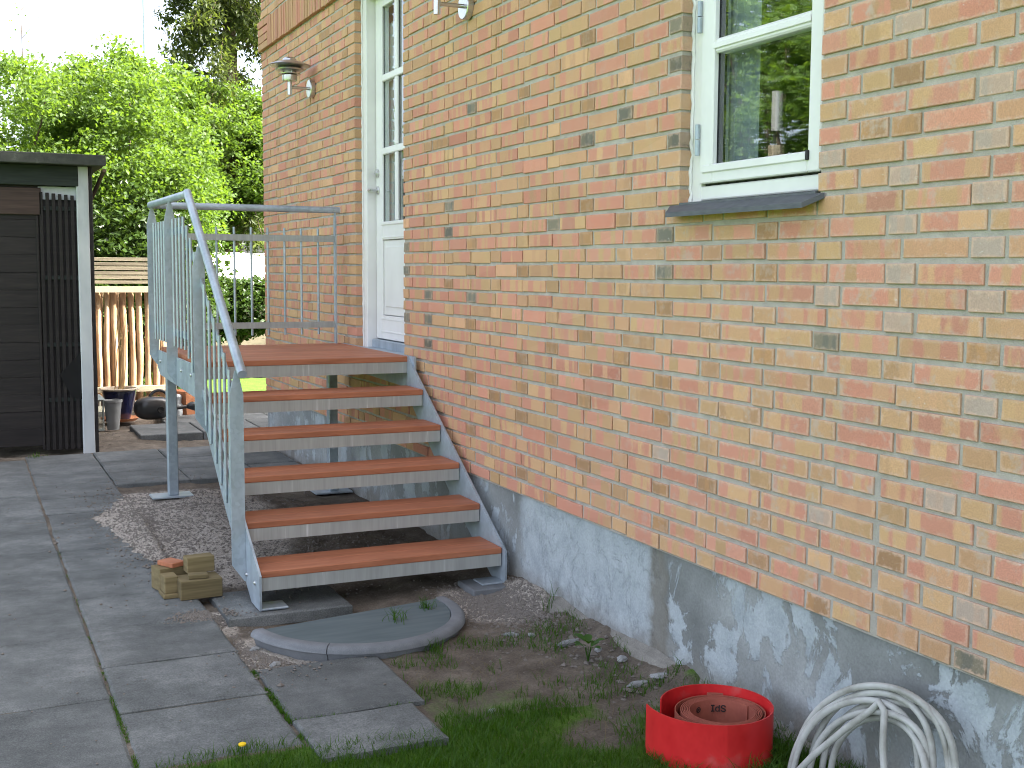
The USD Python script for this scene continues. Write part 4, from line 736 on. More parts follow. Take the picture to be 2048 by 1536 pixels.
def tuft(name, label, x, y, n, h, spread, group=None, z=None, m=None):
    b = np.column_stack([rg.normal(x, spread*0.25, n), rg.normal(y, spread*0.25, n)]); z_ = ground_height(b[:, 0], b[:, 1]) if z is None else np.full(n, z)
    p = part(name, blades(np.column_stack([b, z_]), rg.uniform(0.5, 1.0, n)*h, rg.normal(0, 0.45, (n, 2))*h, np.full(n, 0.0016), 4), m or M_grass); return tag(p, label, 'grass tuft', group)
tuft('grass_tuft', 'wispy grass tuft growing through the middle of the half-round slab', -0.745, 2.02, 34, 0.075, 0.10, z=0.030)
tuft('grass_tuft', 'bright flattened grass tuft near the right end of the half-round slab', -0.57, 2.13, 46, 0.06, 0.06, z=0.030, m=M_leafplain)
tuft('grass_tuft', 'tall thin grass tuft growing against the pale plinth', -0.035, 2.02, 12, 0.14, 0.05)
tuft('grass_tuft', 'small grass tuft standing at the left rear of the shed paving', -1.83, 7.35, 30, 0.06, 0.1)
tuft('grass_tuft', 'grass tuft hanging over the front rim of the half-round slab', -0.70, 1.70, 40, 0.07, 0.09)
tuft('grass_tuft', 'sparse grass tuft in the soil beside the red roll', -0.43, 0.66, 50, 0.08, 0.16)
tuft('grass_tuft', 'long green grass tuft growing in front of the red roll', -0.24, 0.27, 140, 0.09, 0.22)
tuft('grass_tuft', 'dense grass tuft between the red roll and the white hose', -0.10, 0.30, 120, 0.10, 0.16)
# broad-leaved weed
def leafblade(m, p, yaw, pitch, L, Wd):
    k = 5; t = np.linspace(0, 1, k); w = Wd*np.sin(PI*np.clip(t*0.92+0.06, 0, 1))
    c = np.column_stack([t*L*math.cos(pitch), 0*t, t*L*math.sin(pitch) - 0.35*L*t**2]); V = []
    for i in range(k): V += [c[i]+[0, w[i], 0.25*w[i]], c[i], c[i]+[0, -w[i], 0.25*w[i]]]
    V = np.array(V); Rz = Mz(yaw, (0, 0, 0))[:3, :3]; V = V @ Rz.T + p
    f = [];
    for i in range(k-1): f += [[3*i, 3*i+1, 3*i+4, 3*i+3], [3*i+1, 3*i+2, 3*i+5, 3*i+4]]
    m.add(V, np.array(f))
wd = thing('weed_plant', 'low broad-leaved green weed in the soil in front of the plinth', 'plant', (-0.19, 1.39, 0.0))
for k in range(8):
    m = MB(); a = k*0.79+0.3; leafblade(m, np.array([0.016*math.cos(a), 0.016*math.sin(a), 0.03+0.01*(k % 3)]), a, 0.55+0.2*(k % 2), 0.055+0.012*(k % 3), 0.017); part('leaf', m, M_leafplain, wd, smooth=True)
m = MB()
for k in range(8): a = k*0.79+0.3; m.tube([(0, 0, -0.03), (0.012*math.cos(a), 0.012*math.sin(a), 0.03)], 0.0016, 5)
part('stem', m, M_leafplain, wd)
dl = thing('dandelion', 'tiny yellow dandelion at the edge of the lawn and slabs', 'flower', (-1.60, 0.985, 0.0)); part('stem', MB().tube([(0, 0, -0.02), (0, 0, 0.03)], 0.0015, 6), M_leafplain, dl); part('flower_head', MB().lathe([(0, 0.028), (0.011, 0.031), (0.012, 0.036), (0.006, 0.039), (0, 0.039)], 10), M_yellow, dl)
# lumps of old render and mortar lying on the soil
def lump(x, y, sx, sy, sz, label, a=0.0, seed=0):
    s = trimesh.creation.icosphere(2, 1.0); v = s.vertices*(0.75+0.6*(F(s.vertices*1.7+seed*9.1, 3, seed)-0.5)[:, None]*1.3)*[sx, sy, sz]
    v = v @ Mz(a, (0, 0, 0))[:3, :3].T + [x, y, float(ground_height(np.array([x]), np.array([y]))[0]) + sz*0.35]
    tag(part('rubble_lump', (v, s.faces), M_rubble), label, 'rubble')
lump(-0.165, 1.60, 0.075, 0.022, 0.018, 'long flat lump of old mortar lying upslope of the broad-leaved weed', 0.3, 1)
lump(-0.325, 1.80, 0.045, 0.018, 0.014, 'pale crooked mortar lump in the soil right of the half-round slab', -0.6, 2)
lump(-0.08, 1.32, 0.030, 0.024, 0.018, 'rounded grey mortar lump right of the broad-leaved weed', 0.2, 3)
lump(-0.16, 1.075, 0.060, 0.020, 0.016, 'flat pale mortar lump with white top above the red roll', 0.15, 4)
lump(-0.065, 1.06, 0.055, 0.018, 0.014, 'thin mortar slab lump leaning on the plinth base above the red roll', -0.5, 5)
lump(-0.12, 0.86, 0.030, 0.020, 0.014, 'small grey mortar lump just behind the red roll', 0.5, 6)
lump(-0.74, 1.06, 0.020, 0.014, 0.010, 'small white lump lying alone on the grass by the corner slab', 0.5, 7)
lump(-0.10, 1.47, 0.024, 0.018, 0.014, 'small mortar lump between the weed and the plinth', 0.9, 8)
lump(-0.27, 1.72, 0.022, 0.016, 0.012, 'tiny pale mortar lump beside the crooked one', 1.9, 9)
lump(-1.325, 2.03, 0.030, 0.016, 0.012, 'small reddish brick chip at the left tip of the half-round slab', 0.4, 10)
lump(-1.30, 1.80, 0.030, 0.020, 0.014, 'grey chip at the front edge of the gravel by the corner slab', 0.4, 11)
xs2 = rg.uniform(-0.45, -0.03, 260); ys2 = rg.uniform(0.75, 2.1, 260); kk = rg.uniform(size=260) < np.exp(-((xs2+0.13)/0.16)**2)
part('rubble_bits', stones(on_ground(xs2[kk], ys2[kk], 0.002), np.clip(rg.lognormal(math.log(0.009), 0.45, kk.sum()), 0.004, 0.024)), M_gravel, kind='stuff', cat='rubble', label='crumbled render and stones strewn along the foot of the plinth')

# ------------------------------------------------------------------ red roll with hose, white hose
rr = thing('red_roll', 'bright red plastic strip bent into an open ring around a rolled hose', 'plastic roll', (-0.262, 0.447, 0.0))
t = np.linspace(math.radians(156), math.radians(502), 110); rad = 0.178 + 0.034*np.clip((math.radians(235)-t)/math.radians(79), 0, 1)**1.4 - 0.010*np.clip((t-math.radians(430))/math.radians(72), 0, 1)
def ribbon(cx, cy, t, rad, z0_, z1_, th, tilt=0.0):
    c, s = np.cos(t), np.sin(t); o = np.column_stack([cx+rad*c, cy+rad*s]); i = np.column_stack([cx+(rad-th)*c, cy+(rad-th)*s])
    zt = z1_ + tilt*np.sin(t*0.5); n = len(t)
    V = np.stack([np.column_stack([o, np.full(n, z0_)]), np.column_stack([o, zt+0*t]), np.column_stack([i, zt+0*t]), np.column_stack([i, np.full(n, z0_)])], 1)
    f = [[a*4+j, (a+1)*4+j, (a+1)*4+(j+1) % 4, a*4+(j+1) % 4] for a in range(n-1) for j in range(4)] + [[3, 2, 1, 0], [(n-1)*4+q for q in range(4)]]
    return MB().add(V.reshape(-1, 3), np.array(f)[:, ::-1])
part('outer_strip', ribbon(0, 0, t, rad, -0.012, 0.140, 0.0042), M_redplastic, rr, smooth=30)
ho = thing('rolled_hose', 'flat brick-red hose coiled inside the red plastic ring', 'hose', (-0.236, 0.447, 0.0))
t = np.linspace(0, 2*PI*7.2, 420); rad = 0.099 + 0.0050*t/(2*PI) + 0.026*np.clip((t-2*PI*5.3)/(2*PI*1.9), 0, 1)**1.3
part('hose', ribbon(0, 0, t, rad, 0.0, 0.114, 0.0028), M_hosered, ho, smooth=30)
tx = meshkit.text_mesh('IdS', 0.021, 0.001, True); tv = tx.vertices.copy(); tv[:, 0] -= tv[:, 0].mean()
ang = math.radians(58) - tv[:, 0]/0.0945; part('lettering', (np.column_stack([(0.0945-tv[:, 2])*np.cos(ang), (0.0945-tv[:, 2])*np.sin(ang), 0.076+tv[:, 1]]), tx.faces), M_ink, ho)
an = trimesh.creation.annulus(0.006, 0.009, 0.001); dm = trimesh.util.concatenate([an, trimesh.creation.cylinder(0.003, 0.001)]); v = dm.vertices
ang = math.radians(104) - v[:, 0]/0.0945; part('round_mark', (np.column_stack([(0.0945-v[:, 2])*np.cos(ang), (0.0945-v[:, 2])*np.sin(ang), 0.088+v[:, 1]]), dm.faces), M_ink, ho)
# white hose: loops leaning on the plinth
wh = thing('white_hose', 'dirty white hose in loose loops leaning on the plinth at lower right', 'hose', (-0.05, -0.02, 0.0))
def loop(y0_, y1_, zt_, x0_, x1_, skew, lean, seed):
    r = np.random.default_rng(seed); t = np.linspace(-0.28, PI+0.28, 44)
    cy, ry = (y0_+y1_)/2, (y1_-y0_)/2
    y = cy + ry*np.cos(t)*(1+0.10*np.sin(t)) + skew*np.sin(t)**2; z = zt_*np.where(np.sin(t) > 0, np.sin(t)**0.85 if False else np.abs(np.sin(t))**0.92, -0.3*np.abs(np.sin(t)))
    x = x0_ + (x1_-x0_)*(t/PI) + lean*np.clip(np.sin(t), 0, 1) + 0.004*np.sin(t*3+seed)
    return np.column_stack([x, y, z])
loops = [(-0.285, 0.225, 0.352, -0.10, -0.015, -0.100, 0.03), (-0.250, 0.185, 0.330, -0.075, -0.04, -0.080, 0.03), (-0.30, 0.150, 0.316, -0.06, -0.015, -0.085, 0.025), (-0.215, 0.200, 0.300, -0.12, -0.05, -0.075, 0.045), (-0.275, 0.120, 0.262, -0.045, -0.08, -0.045, 0.03), (-0.305, 0.215, 0.338, -0.115, -0.02, -0.115, 0.05), (-0.235, 0.165, 0.285, -0.09, -0.03, -0.10, 0.02)]
for k, a in enumerate(loops): part('loop', MB().tube(loop(*a, seed=k), 0.0096, 12), M_hose, wh, smooth=60)
part('loop', MB().tube(np.array([[-0.13, 0.20, -0.01], [-0.115, 0.12, 0.09], [-0.09, 0.02, 0.20], [-0.06, -0.05, 0.275], [-0.055, -0.075, 0.305], [-0.06, -0.10, 0.29], [-0.075, -0.115, 0.20], [-0.085, -0.14, 0.10], [-0.09, -0.16, 0.0]]), 0.0096, 12), M_hose, wh, smooth=60)

# ------------------------------------------------------------------ wood offcuts beside the stair
def block(label, x, y, z, sx, sy, sz, rz_, m=M_block, tilt=0.0):
    M = Mz(rz_, (x, y, z)) @ rotm([0, 1, 0], tilt); tag(part('wood_block', MB().box(-sx/2, sx/2, -sy/2, sy/2, 0, sz, .003, M), m), label, 'wood block')
block('largest yellowish wood block at the bottom front of the offcut pile', -1.395, 2.835, 0.003, 0.185, 0.13, 0.085, 0.05)
block('wood block lying across the top right of the offcut pile', -1.375, 2.93, 0.090, 0.125, 0.07, 0.072, 0.10)
block('thin wood wedge on the front edge of the largest offcut block', -1.400, 2.815, 0.0895, 0.085, 0.055, 0.018, -0.12)
block('upright wood block at the left end of the offcut pile', -1.515, 2.885, 0.022, 0.060, 0.09, 0.075, 0.06)
block('thin plank under the left block of the offcut pile', -1.515, 2.88, 0.003, 0.076, 0.12, 0.020, 0.04)
block('brown wood block behind the largest offcut block', -1.490, 3.02, 0.003, 0.14, 0.10, 0.105, 0.25)
block('red-brown hardwood offcut at the back top of the pile', -1.485, 3.01, 0.109, 0.075, 0.11, 0.022, 0.5, M_deck)

# ------------------------------------------------------------------ shed
sh = thing('garden_shed', 'dark stained wooden shed with white corner post at the left edge', 'shed', (0, 0, 0))
ys_ = 7.56
nbo = 15
for i in range(nbo):
    z_a = 0.06 + i*0.137; part('board', MB().box(-3.6, -1.735, ys_+0.002*(i % 2), ys_+0.03, z_a, z_a+0.1355, .0015), M_shed, sh)
part('door_edge', MB().box(-1.756, -1.738, ys_-0.014, ys_-0.001, 0.03, 1.87, .003), M_shed, sh)
part('lintel_board', MB().box(-3.6, -1.715, ys_-0.018, ys_-0.001, 1.878, 2.085, .004), noisy('brown_board', [(0.3, (0.035, 0.022, 0.018)), (0.7, (0.07, 0.045, 0.038))], scale=5, stretch=(0.6, 1, 10), rough=0.7), sh)
part('fascia', MB().box(-3.6, -1.44, ys_-0.05, ys_-0.022, 2.105, 2.262, .004), M_shedgreen, sh)
part('roof', MB().box(-3.7, -1.245, ys_-0.16, 9.6, 2.265, 2.325, .008), M_felt, sh); part('roof_trim', MB().box(-3.7, -1.243, ys_-0.185, ys_-0.161, 2.262, 2.345, .005), M_felt, sh)
part('side_wall', MB().box(-1.375, -1.345, ys_+0.02, 9.5, 0.0, 2.26), M_shed, sh); part('rear_wall', MB().box(-3.6, -1.376, 9.47, 9.5, 0.0, 2.26), M_shed, sh)
part('corner_post', MB().box(-1.455, -1.365, ys_-0.045, ys_+0.018, -0.02, 2.262, .005), M_whitepost, sh)
part('dark_post', MB().box(-1.364, -1.335, ys_-0.035, ys_+0.018, -0.02, 2.262, .004), M_shed, sh)
part('white_panel', MB().box(-1.734, -1.456, ys_+0.008, ys_+0.02, 2.0, 2.10), M_whitepost, sh)
part('back_panel', MB().box(-1.734, -1.456, ys_+0.0215, ys_+0.03, 0.02, 2.10), M_shed, sh)
for i in range(6):
    x = -1.716+i*0.046; part('trellis_slat', MB().box(x-0.013, x+0.013, ys_-0.018, ys_-0.004, 0.02, 2.055-0.004*i, .002), M_shed, sh)
for z_ in (1.93, 1.39, 0.86, 0.42): part('trellis_batten', MB().box(-1.732, -1.458, ys_-0.003, ys_+0.007, z_-0.016, z_+0.016, .002), M_shedgreen, sh)
hole = np.array([(-1.62, 0.62), (-1.455, 0.80), (-1.455, 0.42), (-1.53, 0.44)]); part('torn_opening', MB().prism_y([tuple(p) for p in hole], ys_-0.0225, ys_-0.0185), M_black, sh)  # black sheet painting the dark inside of a torn opening
part('brace', MB().tube([(-1.33, 8.1, 1.95), (-1.24, 7.55, 2.24)], 0.018, 6), M_bark, sh)

# ------------------------------------------------------------------ fence of rustic stakes with slatted top
fn = thing('stake_fence', 'rustic fence of round upright stakes under a slatted top, lit by sun', 'fence', (0, 10.0, 0))
rf = np.random.default_rng(9)
xe0, xe1 = -2.3, -0.33
x = xe0
while x < xe1:
    r = rf.uniform(0.026, 0.036); zt_ = rf.uniform(1.235, 1.25); k = 7; zz = np.linspace(rf.uniform(0.10, 0.22), zt_, k)
    m = MB().tube(np.column_stack([x+np.cumsum(rf.normal(0, 0.004, k)), rf.normal(0, 0.004, k), zz]), r*rf.uniform(0.88, 1.1, k), 9); part('stake', m, M_log, fn, smooth=50); x += rf.uniform(0.068, 0.084)
x = xe0+0.04
while x < xe1-0.03:
    part('stake', MB().tube(np.column_stack([x+rf.normal(0, .004, 5), 0.075+rf.normal(0, .004, 5), np.linspace(0.08, 1.23, 5)]), rf.uniform(0.020, 0.030)*rf.uniform(.9, 1.1, 5), 8), M_log, fn, smooth=50); x += rf.uniform(0.06, 0.085)
part('rail', MB().box(xe0, xe1-0.02, -0.070, -0.040, 1.225, 1.285, .003), M_rail, fn); part('rail', MB().box(xe0, xe1, -0.070, -0.040, 0.225, 0.285, .003), M_rail, fn)
for i in range(6): z_ = 1.312+i*0.045; part('slat', MB().box(xe0, xe1-0.05, -0.045-0.004*(i % 2), -0.025, z_, z_+0.036, .003), M_slat, fn)
for x in (-1.9, -0.34): part('fence_post', MB().box(x-0.035, x+0.035, 0.045, 0.115, -0.05, 1.56, .005), M_slat, fn)

# ------------------------------------------------------------------ pots and garden things by the fence
bp = thing('blue_plant_pot', 'large dark blue glazed plant pot with cream rim and dry stems', 'plant pot', (-0.965, 9.30, 0.03))
part('pot', MB().lathe([(0, 0), (0.095, 0), (0.10, 0.012), (0.128, 0.12), (0.150, 0.22), (0.160, 0.275), (0.158, 0.285)], 36), M_bluepot, bp, smooth=40)
part('rim', MB().lathe([(0.157, 0.283), (0.182, 0.288), (0.186, 0.298), (0.178, 0.305), (0.156, 0.303), (0.148, 0.27)], 36), M_rimcream, bp, smooth=40)
part('soil', MB().lathe([(0, 0.268), (0.152, 0.266)], 24), noisy('potting_soil', [(0.3, (0.05, 0.035, 0.024)), (0.7, (0.10, 0.075, 0.05))], scale=60, rough=0.95), bp)
for k in range(11):
    a = rf.uniform(0, 2*PI); r = rf.uniform(0.0, 0.05); h = rf.uniform(0.5, 0.86); dx, dy = rf.normal(0, 0.05, 2)
    part('dry_stem', MB().tube([(r*math.cos(a), r*math.sin(a), 0.26), (r*math.cos(a)+dx*0.4, dy*0.5, 0.26+h*0.5), (dx, dy, 0.26+h)], [0.005, 0.004, 0.002], 5), M_stem, bp)
su = part('pot_saucer', MB().lathe([(0, 0.0), (0.15, 0.0), (0.18, 0.028), (0.172, 0.028), (0.148, 0.008), (0, 0.008)], 32, Mz(0, (-0.965, 9.30, 0.021))), M_terracotta, smooth=40); tag(su, 'brick-red saucer under the large blue plant pot', 'saucer')
gp = thing('grey_flower_pot', 'tall plain grey flower pot in front of the blue pot', 'flower pot', (-1.082, 8.80, 0.0)); part('pot', MB().lathe([(0, 0.0), (0.052, 0.0), (0.078, 0.25), (0.085, 0.252), (0.086, 0.272), (0.076, 0.272), (0.066, 0.20)], 30), M_greypot, gp, smooth=40); part('soil', MB().lathe([(0, 0.225), (0.069, 0.225)], 20), M_bark, gp)
lt = thing('garden_lantern', 'slim pale green metal lantern standing beside the white shed post', 'lantern', (-1.215, 8.78, 0.0))
part('base', MB().box(-0.05, 0.05, -0.05, 0.05, 0.0, 0.02, .003), M_metalgreen, lt); part('roof', MB().add(np.array([[-.06, -.06, .285], [.06, -.06, .285], [.06, .06, .285], [-.06, .06, .285], [-.02, -.02, .33], [.02, -.02, .33], [.02, .02, .33], [-.02, .02, .33]]), np.array([[0, 3, 2, 1], [4, 5, 6, 7], [0, 1, 5, 4], [1, 2, 6, 5], [2, 3, 7, 6], [3, 0, 4, 7]])), M_metalgreen, lt)
for sx in (-1, 1):
    for sy in (-1, 1): part('corner_bar', MB().box(sx*0.046-0.004, sx*0.046+0.004, sy*0.046-0.004, sy*0.046+0.004, 0.021, 0.284), M_metalgreen, lt)
for a, b in (((-.042, .042), (-.046, -.044)), ((-.042, .042), (.044, .046)), ((-.046, -.044), (-.042, .042)), ((.044, .046), (-.042, .042))): part('pane', MB().box(*a, *b, 0.022, 0.283), M_glass, lt)
wc = thing('watering_can', 'black plastic watering can standing on the terrace edge with a long spout', 'watering can', (-0.70, 9.02, 0.047), math.radians(8))
s = trimesh.creation.icosphere(3, 1.0); v = s.vertices.copy(); v = np.sign(v)*np.abs(v)**0.8; part('body', (v*[0.172, 0.10, 0.112]+[0, 0, 0.112], s.faces), M_blackplastic, wc, smooth=True)
t = np.linspace(0.0, PI, 16); part('handle', MB().tube(np.column_stack([0.06+0.095*np.cos(t), 0*t, 0.175+0.10*np.sin(t)]), 0.014, 10), M_blackplastic, wc, smooth=True)
part('spout', MB().tube([(0.14, 0, 0.07), (0.22, 0, 0.10), (0.33, 0, 0.105)], [0.03, 0.020, 0.016], 12), M_blackplastic, wc, smooth=True)
part('rose', MB().tube([(0.325, 0, 0.105), (0.36, 0, 0.112), (0.415, 0, 0.105), (0.43, 0, 0.098)], [0.018, 0.036, 0.046, 0.03], 16), M_blackplastic, wc, smooth=True)
part('filler_hole', MB().lathe([(0.030, 0.0), (0.034, 0.004), (0.030, 0.008), (0.0, 0.004)], 18, rotm([1, 0, 0], PI/2, (0.05, -0.099, 0.10))), M_black, wc)
tp = thing('terracotta_pot', 'square terracotta planter partly hidden behind the left stair leg', 'planter', (-0.30, 9.42, 0.045), math.radians(28))
part('pot', MB().add(np.array([[-.10, -.10, 0], [.10, -.10, 0], [.10, .10, 0], [-.10, .10, 0], [-.135, -.135, .23], [.135, -.135, .23], [.135, .135, .23], [-.135, .135, .23], [-.11, -.11, .23], [.11, -.11, .23], [.11, .11, .23], [-.11, .11, .23], [-.10, -.10, .17], [.10, -.10, .17], [.10, .10, .17], [-.10, .10, .17]]),
     np.array([[0, 3, 2, 1], [0, 1, 5, 4], [1, 2, 6, 5], [2, 3, 7, 6], [3, 0, 4, 7], [4, 5, 9, 8], [5, 6, 10, 9], [6, 7, 11, 10], [7, 4, 8, 11], [8, 9, 13, 12], [9, 10, 14, 13], [10, 11, 15, 14], [11, 8, 12, 15], [12, 13, 14, 15]])), M_terracotta, tp)
wj = part('white_jar', MB().lathe([(0, 0), (0.045, 0), (0.05, 0.02), (0.05, 0.10), (0.036, 0.125), (0.04, 0.15), (0.046, 0.18), (0.03, 0.205), (0, 0.21)], 20, Mz(0, (-0.425, 9.30, 0.045))), M_whitepost, smooth=40); tag(wj, 'small white jar standing beside the terracotta planter', 'jar')

# ------------------------------------------------------------------ trees, hedge, background
def leaf_cards(C, size, seed, up=0.35, droop=0.0, wide=0.30):
    """one small folded rhombus per centre"""
    r = np.random.default_rng(seed); n = len(C); nrm = r.normal(size=(n, 3)); nrm[:, 2] = np.abs(nrm[:, 2])*1.0+up; nrm /= np.linalg.norm(nrm, axis=1, keepdims=True)
    a = np.cross(nrm, r.normal(size=(n, 3))); a[:, 2] -= droop; a -= nrm*np.sum(a*nrm, 1, keepdims=True); a /= np.linalg.norm(a, axis=1, keepdims=True); b = np.cross(nrm, a)
    s = size*r.uniform(0.6, 1.25, n)[:, None]
    V = np.stack([C-a*s*0.5, C+b*s*wide+nrm*s*0.07, C+a*s*0.55, C-b*s*wide+nrm*s*0.07], 1)
    f = np.array([[0, 1, 2], [0, 2, 3]]); return V.reshape(-1, 3), (f[None]+4*np.arange(n)[:, None, None]).reshape(-1, 3)
def crown_points(cen, rad, nclump, per, cs, seed, shell=0.55):
    r = np.random.default_rng(seed); d = r.normal(size=(nclump, 3)); d /= np.linalg.norm(d, axis=1, keepdims=True)
    rr_ = (shell + (1-shell)*r.uniform(size=nclump)**0.6)*(0.72+0.56*F(d*1.6+seed, 3, seed)); cl = cen + d*rr_[:, None]*rad
    q = r.normal(size=(nclump, per, 3)); q /= np.linalg.norm(q, axis=2, keepdims=True); q *= (r.uniform(size=(nclump, per, 1))**0.5)*cs*r.uniform(0.6, 1.3, (nclump, 1, 1))*np.array([1, 1, 0.6])
    P_ = (cl[:, None]+q).reshape(-1, 3); return P_[P_[:, 2] > 0.05], cl
def limbs(m, base, tops, r0, seed):
    r = np.random.default_rng(seed)
    for tpt in tops:
        k = 6; t_ = np.linspace(0, 1, k)[:, None]; p = base*(1-t_)+np.asarray(tpt)*t_ + r.normal(0, 0.05, (k, 3))*np.sin(PI*t_); p[:, 2] += 0.25*np.sin(PI*t_[:, 0])*0.4
        m.tube(p, np.linspace(r0, r0*0.18, k), 6)
def tree(name, label, x, y, rad, zc, nclump, per, cs, lsize, seed, m_leaf=M_leaf, cat='tree', trunk=0.09, group=None):
    T = thing(name, label, cat, (x, y, 0), group=group)
    pts, cl = crown_points(np.array([0, 0, zc]), np.array(rad), nclump, per, cs, seed)
    part('crown', leaf_cards(pts, lsize, seed+1), m_leaf, T)
    m = MB(); r = np.random.default_rng(seed); pick = cl[r.choice(len(cl), min(14, len(cl)), replace=False)]
    m.tube([(0, 0, -0.1), (0.03, 0.02, zc*0.35), (0.0, 0.03, zc*0.7)], [trunk, trunk*0.8, trunk*0.55], 8); part('trunk', m, M_bark, T, smooth=40)
    m = MB(); limbs(m, np.array([0.0, 0.02, zc*0.45]), pick, trunk*0.4, seed+2); part('limb', m, M_bark, T, smooth=40)
    return T
tree('leafy_tree', 'bright green leafy tree rising behind the shed roof at far left', -1.75, 13.4, (1.35, 1.2, 1.75), 2.35, 420, 135, 0.29, 0.06, 31)
tree('leafy_tree', 'bright green leafy tree behind the stake fence and blue pot', -0.35, 12.9, (1.15, 1.1, 1.55), 2.30, 380, 135, 0.27, 0.06, 47)
tree('leafy_tree', 'bright green leafy tree rising directly beside the house corner', 1.35, 16.6, (1.35, 1.0, 1.25), 3.1, 430, 130, 0.28, 0.064, 63)
tree('leafy_tree', 'light green leafy tree behind the others near the flagpole', -0.1, 16.0, (1.4, 1.1, 1.3), 3.3, 300, 70, 0.27, 0.085, 71)
tree('bush', 'added low bush with leaves coloured dark for the shade behind the slatted fence top', -0.45, 11.7, (1.05, 0.5, 1.20), 1.20, 280, 70, 0.22, 0.075, 81, M_leaf2, 'bush', 0.04)  # added bush: its dark leaves stand for shade low in the trees
hd_ = tree('hedge_bush', 'dark glossy-leaved hedge bush between landing railing and white plank roof', 1.15, 13.95, (0.95, 0.38, 0.42), 0.92, 260, 60, 0.16, 0.07, 91, M_leaf2, 'hedge', 0.05)
sp_ = tree('herb_plant', 'pale green tufty herb plant growing by the end of the fence', -0.30, 10.45, (0.30, 0.25, 0.20), 0.22, 60, 50, 0.10, 0.04, 95, M_leaf, 'plant', 0.02)
# conifer with drooping sprays
cf = thing('conifer', 'tall golden green conifer with drooping sprays behind the leafy trees', 'conifer', (1.75, 17.2, 0.0)); r = np.random.default_rng(77)
part('trunk', MB().tube([(0, 0, -0.1), (0.05, 0, 4), (0, 0.05, 9.0)], [0.2, 0.13, 0.02], 10), M_bark, cf, smooth=40)
CP, LM = [], MB()
for k in range(86):
    zb_ = r.uniform(1.6, 8.6); a = r.uniform(0, 2*PI); Lb = (1.85*(1-zb_/9.8)+0.35)*r.uniform(0.65, 1.12); n = 9; t = np.linspace(0, 1, n)
    px_ = np.column_stack([math.cos(a)*Lb*t, math.sin(a)*Lb*t, zb_ + 0.18*np.sin(t*PI)*Lb - 0.42*Lb*t**2]); LM.tube(px_, np.linspace(0.022, 0.004, n), 5)
    for q, tt in zip(px_[2:], t[2:]):
        m_ = int(80*(0.5+tt)); off = r.normal(0, 1, (m_, 3))*[0.10, 0.10, 0.04]; off[:, 2] -= np.abs(r.exponential(0.11, m_)); CP.append(q+off)
CP = np.vstack(CP); part('crown', leaf_cards(CP, 0.105, 78, up=0.15, droop=1.3, wide=0.19), M_needle, cf); part('limb', LM, M_bark, cf, smooth=40)
# slender sparse tree and flagpole
sb = thing('bare_tree', 'faint slender tree with few twigs against the sky at upper left', 'tree', (-1.35, 17.0, 0)); m = MB(); r = np.random.default_rng(8)
m.tube([(0, 0, 0), (0.03, 0, 3), (0.02, 0, 5.4)], [0.035, 0.02, 0.004], 6); part('trunk', m, M_bark, sb); m = MB()
for k in range(22):
    z_ = r.uniform(3.2, 5.3); a = r.uniform(0, 2*PI); L_ = r.uniform(0.15, 0.5); m.tube([(0.02, 0, z_), (0.02+L_*0.6*math.cos(a), L_*0.6*math.sin(a), z_+L_*0.5), (0.02+L_*math.cos(a), L_*math.sin(a), z_+L_*1.1)], [0.006, 0.004, 0.0015], 4)
part('limb', m, M_bark, sb); pts = np.array([0.02, 0, 4.2])+r.normal(size=(110, 3))*[0.28, 0.28, 0.7]; part('crown', leaf_cards(pts, 0.05, 9), M_leaf, sb)
fp = thing('flagpole', 'thin pale flagpole standing far behind the trees', 'flagpole', (1.58, 25.0, 0)); part('pole', MB().tube([(0, 0, 0), (0, 0, 11)], [0.045, 0.035], 10), M_galv, fp); part('knob', MB().lathe([(0, 11.0), (0.05, 11.03), (0.04, 11.09), (0, 11.11)], 12), M_whitepost, fp)
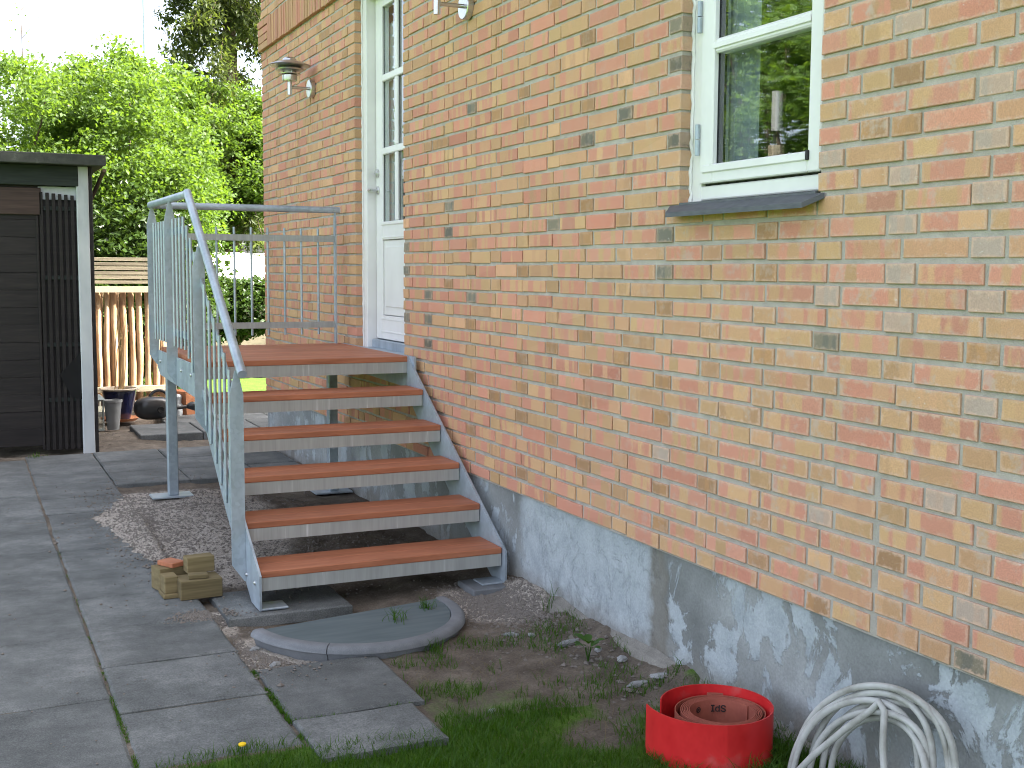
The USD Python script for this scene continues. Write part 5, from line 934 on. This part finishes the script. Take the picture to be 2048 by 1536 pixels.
# low shed behind the hedge: white plank roof with a sloping barge board
ws = thing('white_plank_shed', 'low sunlit shed with white plank roof behind the dark hedge', 'shed', (0, 0, 0))
for k in range(6):
    za = 1.34+k*0.062; y_ = 14.95+k*0.10; part('plank', MB().add(np.array([[0.95, y_, za], [2.3, y_, za-0.02], [2.3, y_+0.115, za+0.072-0.02], [0.95, y_+0.115, za+0.072], [0.95, y_, za-0.014], [2.3, y_, za-0.034], [2.3, y_+0.115, za+0.058-0.02], [0.95, y_+0.115, za+0.058]]), np.array([[0, 1, 2, 3], [7, 6, 5, 4], [0, 4, 5, 1], [1, 5, 6, 2], [2, 6, 7, 3], [3, 7, 4, 0]])), M_white, ws)
part('wall', MB().box(1.0, 2.25, 15.05, 15.6, 0.0, 1.30), M_slat, ws)
part('barge_board', MB().add(np.array([[1.05, 14.90, 1.47], [2.1, 14.90, 1.16], [2.1, 14.90, 1.215], [1.05, 14.90, 1.525], [1.05, 14.925, 1.47], [2.1, 14.925, 1.16], [2.1, 14.925, 1.215], [1.05, 14.925, 1.525]]), np.array([[0, 1, 2, 3], [7, 6, 5, 4], [0, 4, 5, 1], [1, 5, 6, 2], [2, 6, 7, 3], [3, 7, 4, 0]])), M_white, ws)
# stacked timber edging and stones in front of the hedge
for k in range(2): tag(part('timber_sleeper', MB().box(0.2, 2.6, 13.95+0.05*k, 14.15+0.05*k, 0.02+0.16*k, 0.175+0.16*k, .01), M_bark), ['bottom brown timber sleeper edging the bed below the hedge', 'top brown timber sleeper edging the bed below the hedge'][k], 'sleeper')
for k, x in enumerate((0.75, 1.0, 1.22, 1.45)):
    s = trimesh.creation.icosphere(2, 1.0); v = s.vertices*(0.8+0.5*(F(s.vertices*1.3+k*5, 3, k)-0.5)[:, None])*[0.11, 0.09, 0.075]+[x, 13.75, 0.03]
    tag(part('edging_stone', (v, s.faces), M_rubble, smooth=True), '%s rounded stone of the row edging the sunlit lawn below the sleepers' % ('leftmost', 'second', 'third', 'rightmost')[k], 'stone', 'stones edging the far lawn')
# the neighbour's side, seen only mirrored in the window panes
tree('garden_tree', 'sunlit green tree mirrored in the lower half of the window', -8.6, 12.0, (2.3, 2.2, 2.6), 3.0, 460, 80, 0.36, 0.105, 131, trunk=0.14)
tree('garden_tree', 'tall green tree mirrored in the upper right of the window', -10.4, 15.4, (2.6, 2.4, 3.6), 4.6, 460, 70, 0.42, 0.12, 141, trunk=0.2)
tree('garden_tree', 'light green tree mirrored at the left side of the window', -8.9, 16.5, (2.4, 2.2, 3.2), 3.6, 420, 70, 0.40, 0.12, 151, trunk=0.16)
wp = thing('timber_post', 'timber post carrying a white tube, mirrored in the window', 'post', (-5.0, 7.33, 0)); part('post', MB().box(-0.045, 0.045, -0.045, 0.045, -0.1, 2.73, .005), M_slat, wp); part('tube', MB().tube([(0, 0, 2.87), (0, 0, 3.26)], 0.036, 14), M_greypot, wp, smooth=40); part('spike', MB().tube([(0, 0, 2.70), (0, 0, 2.89)], 0.014, 8), M_black, wp)
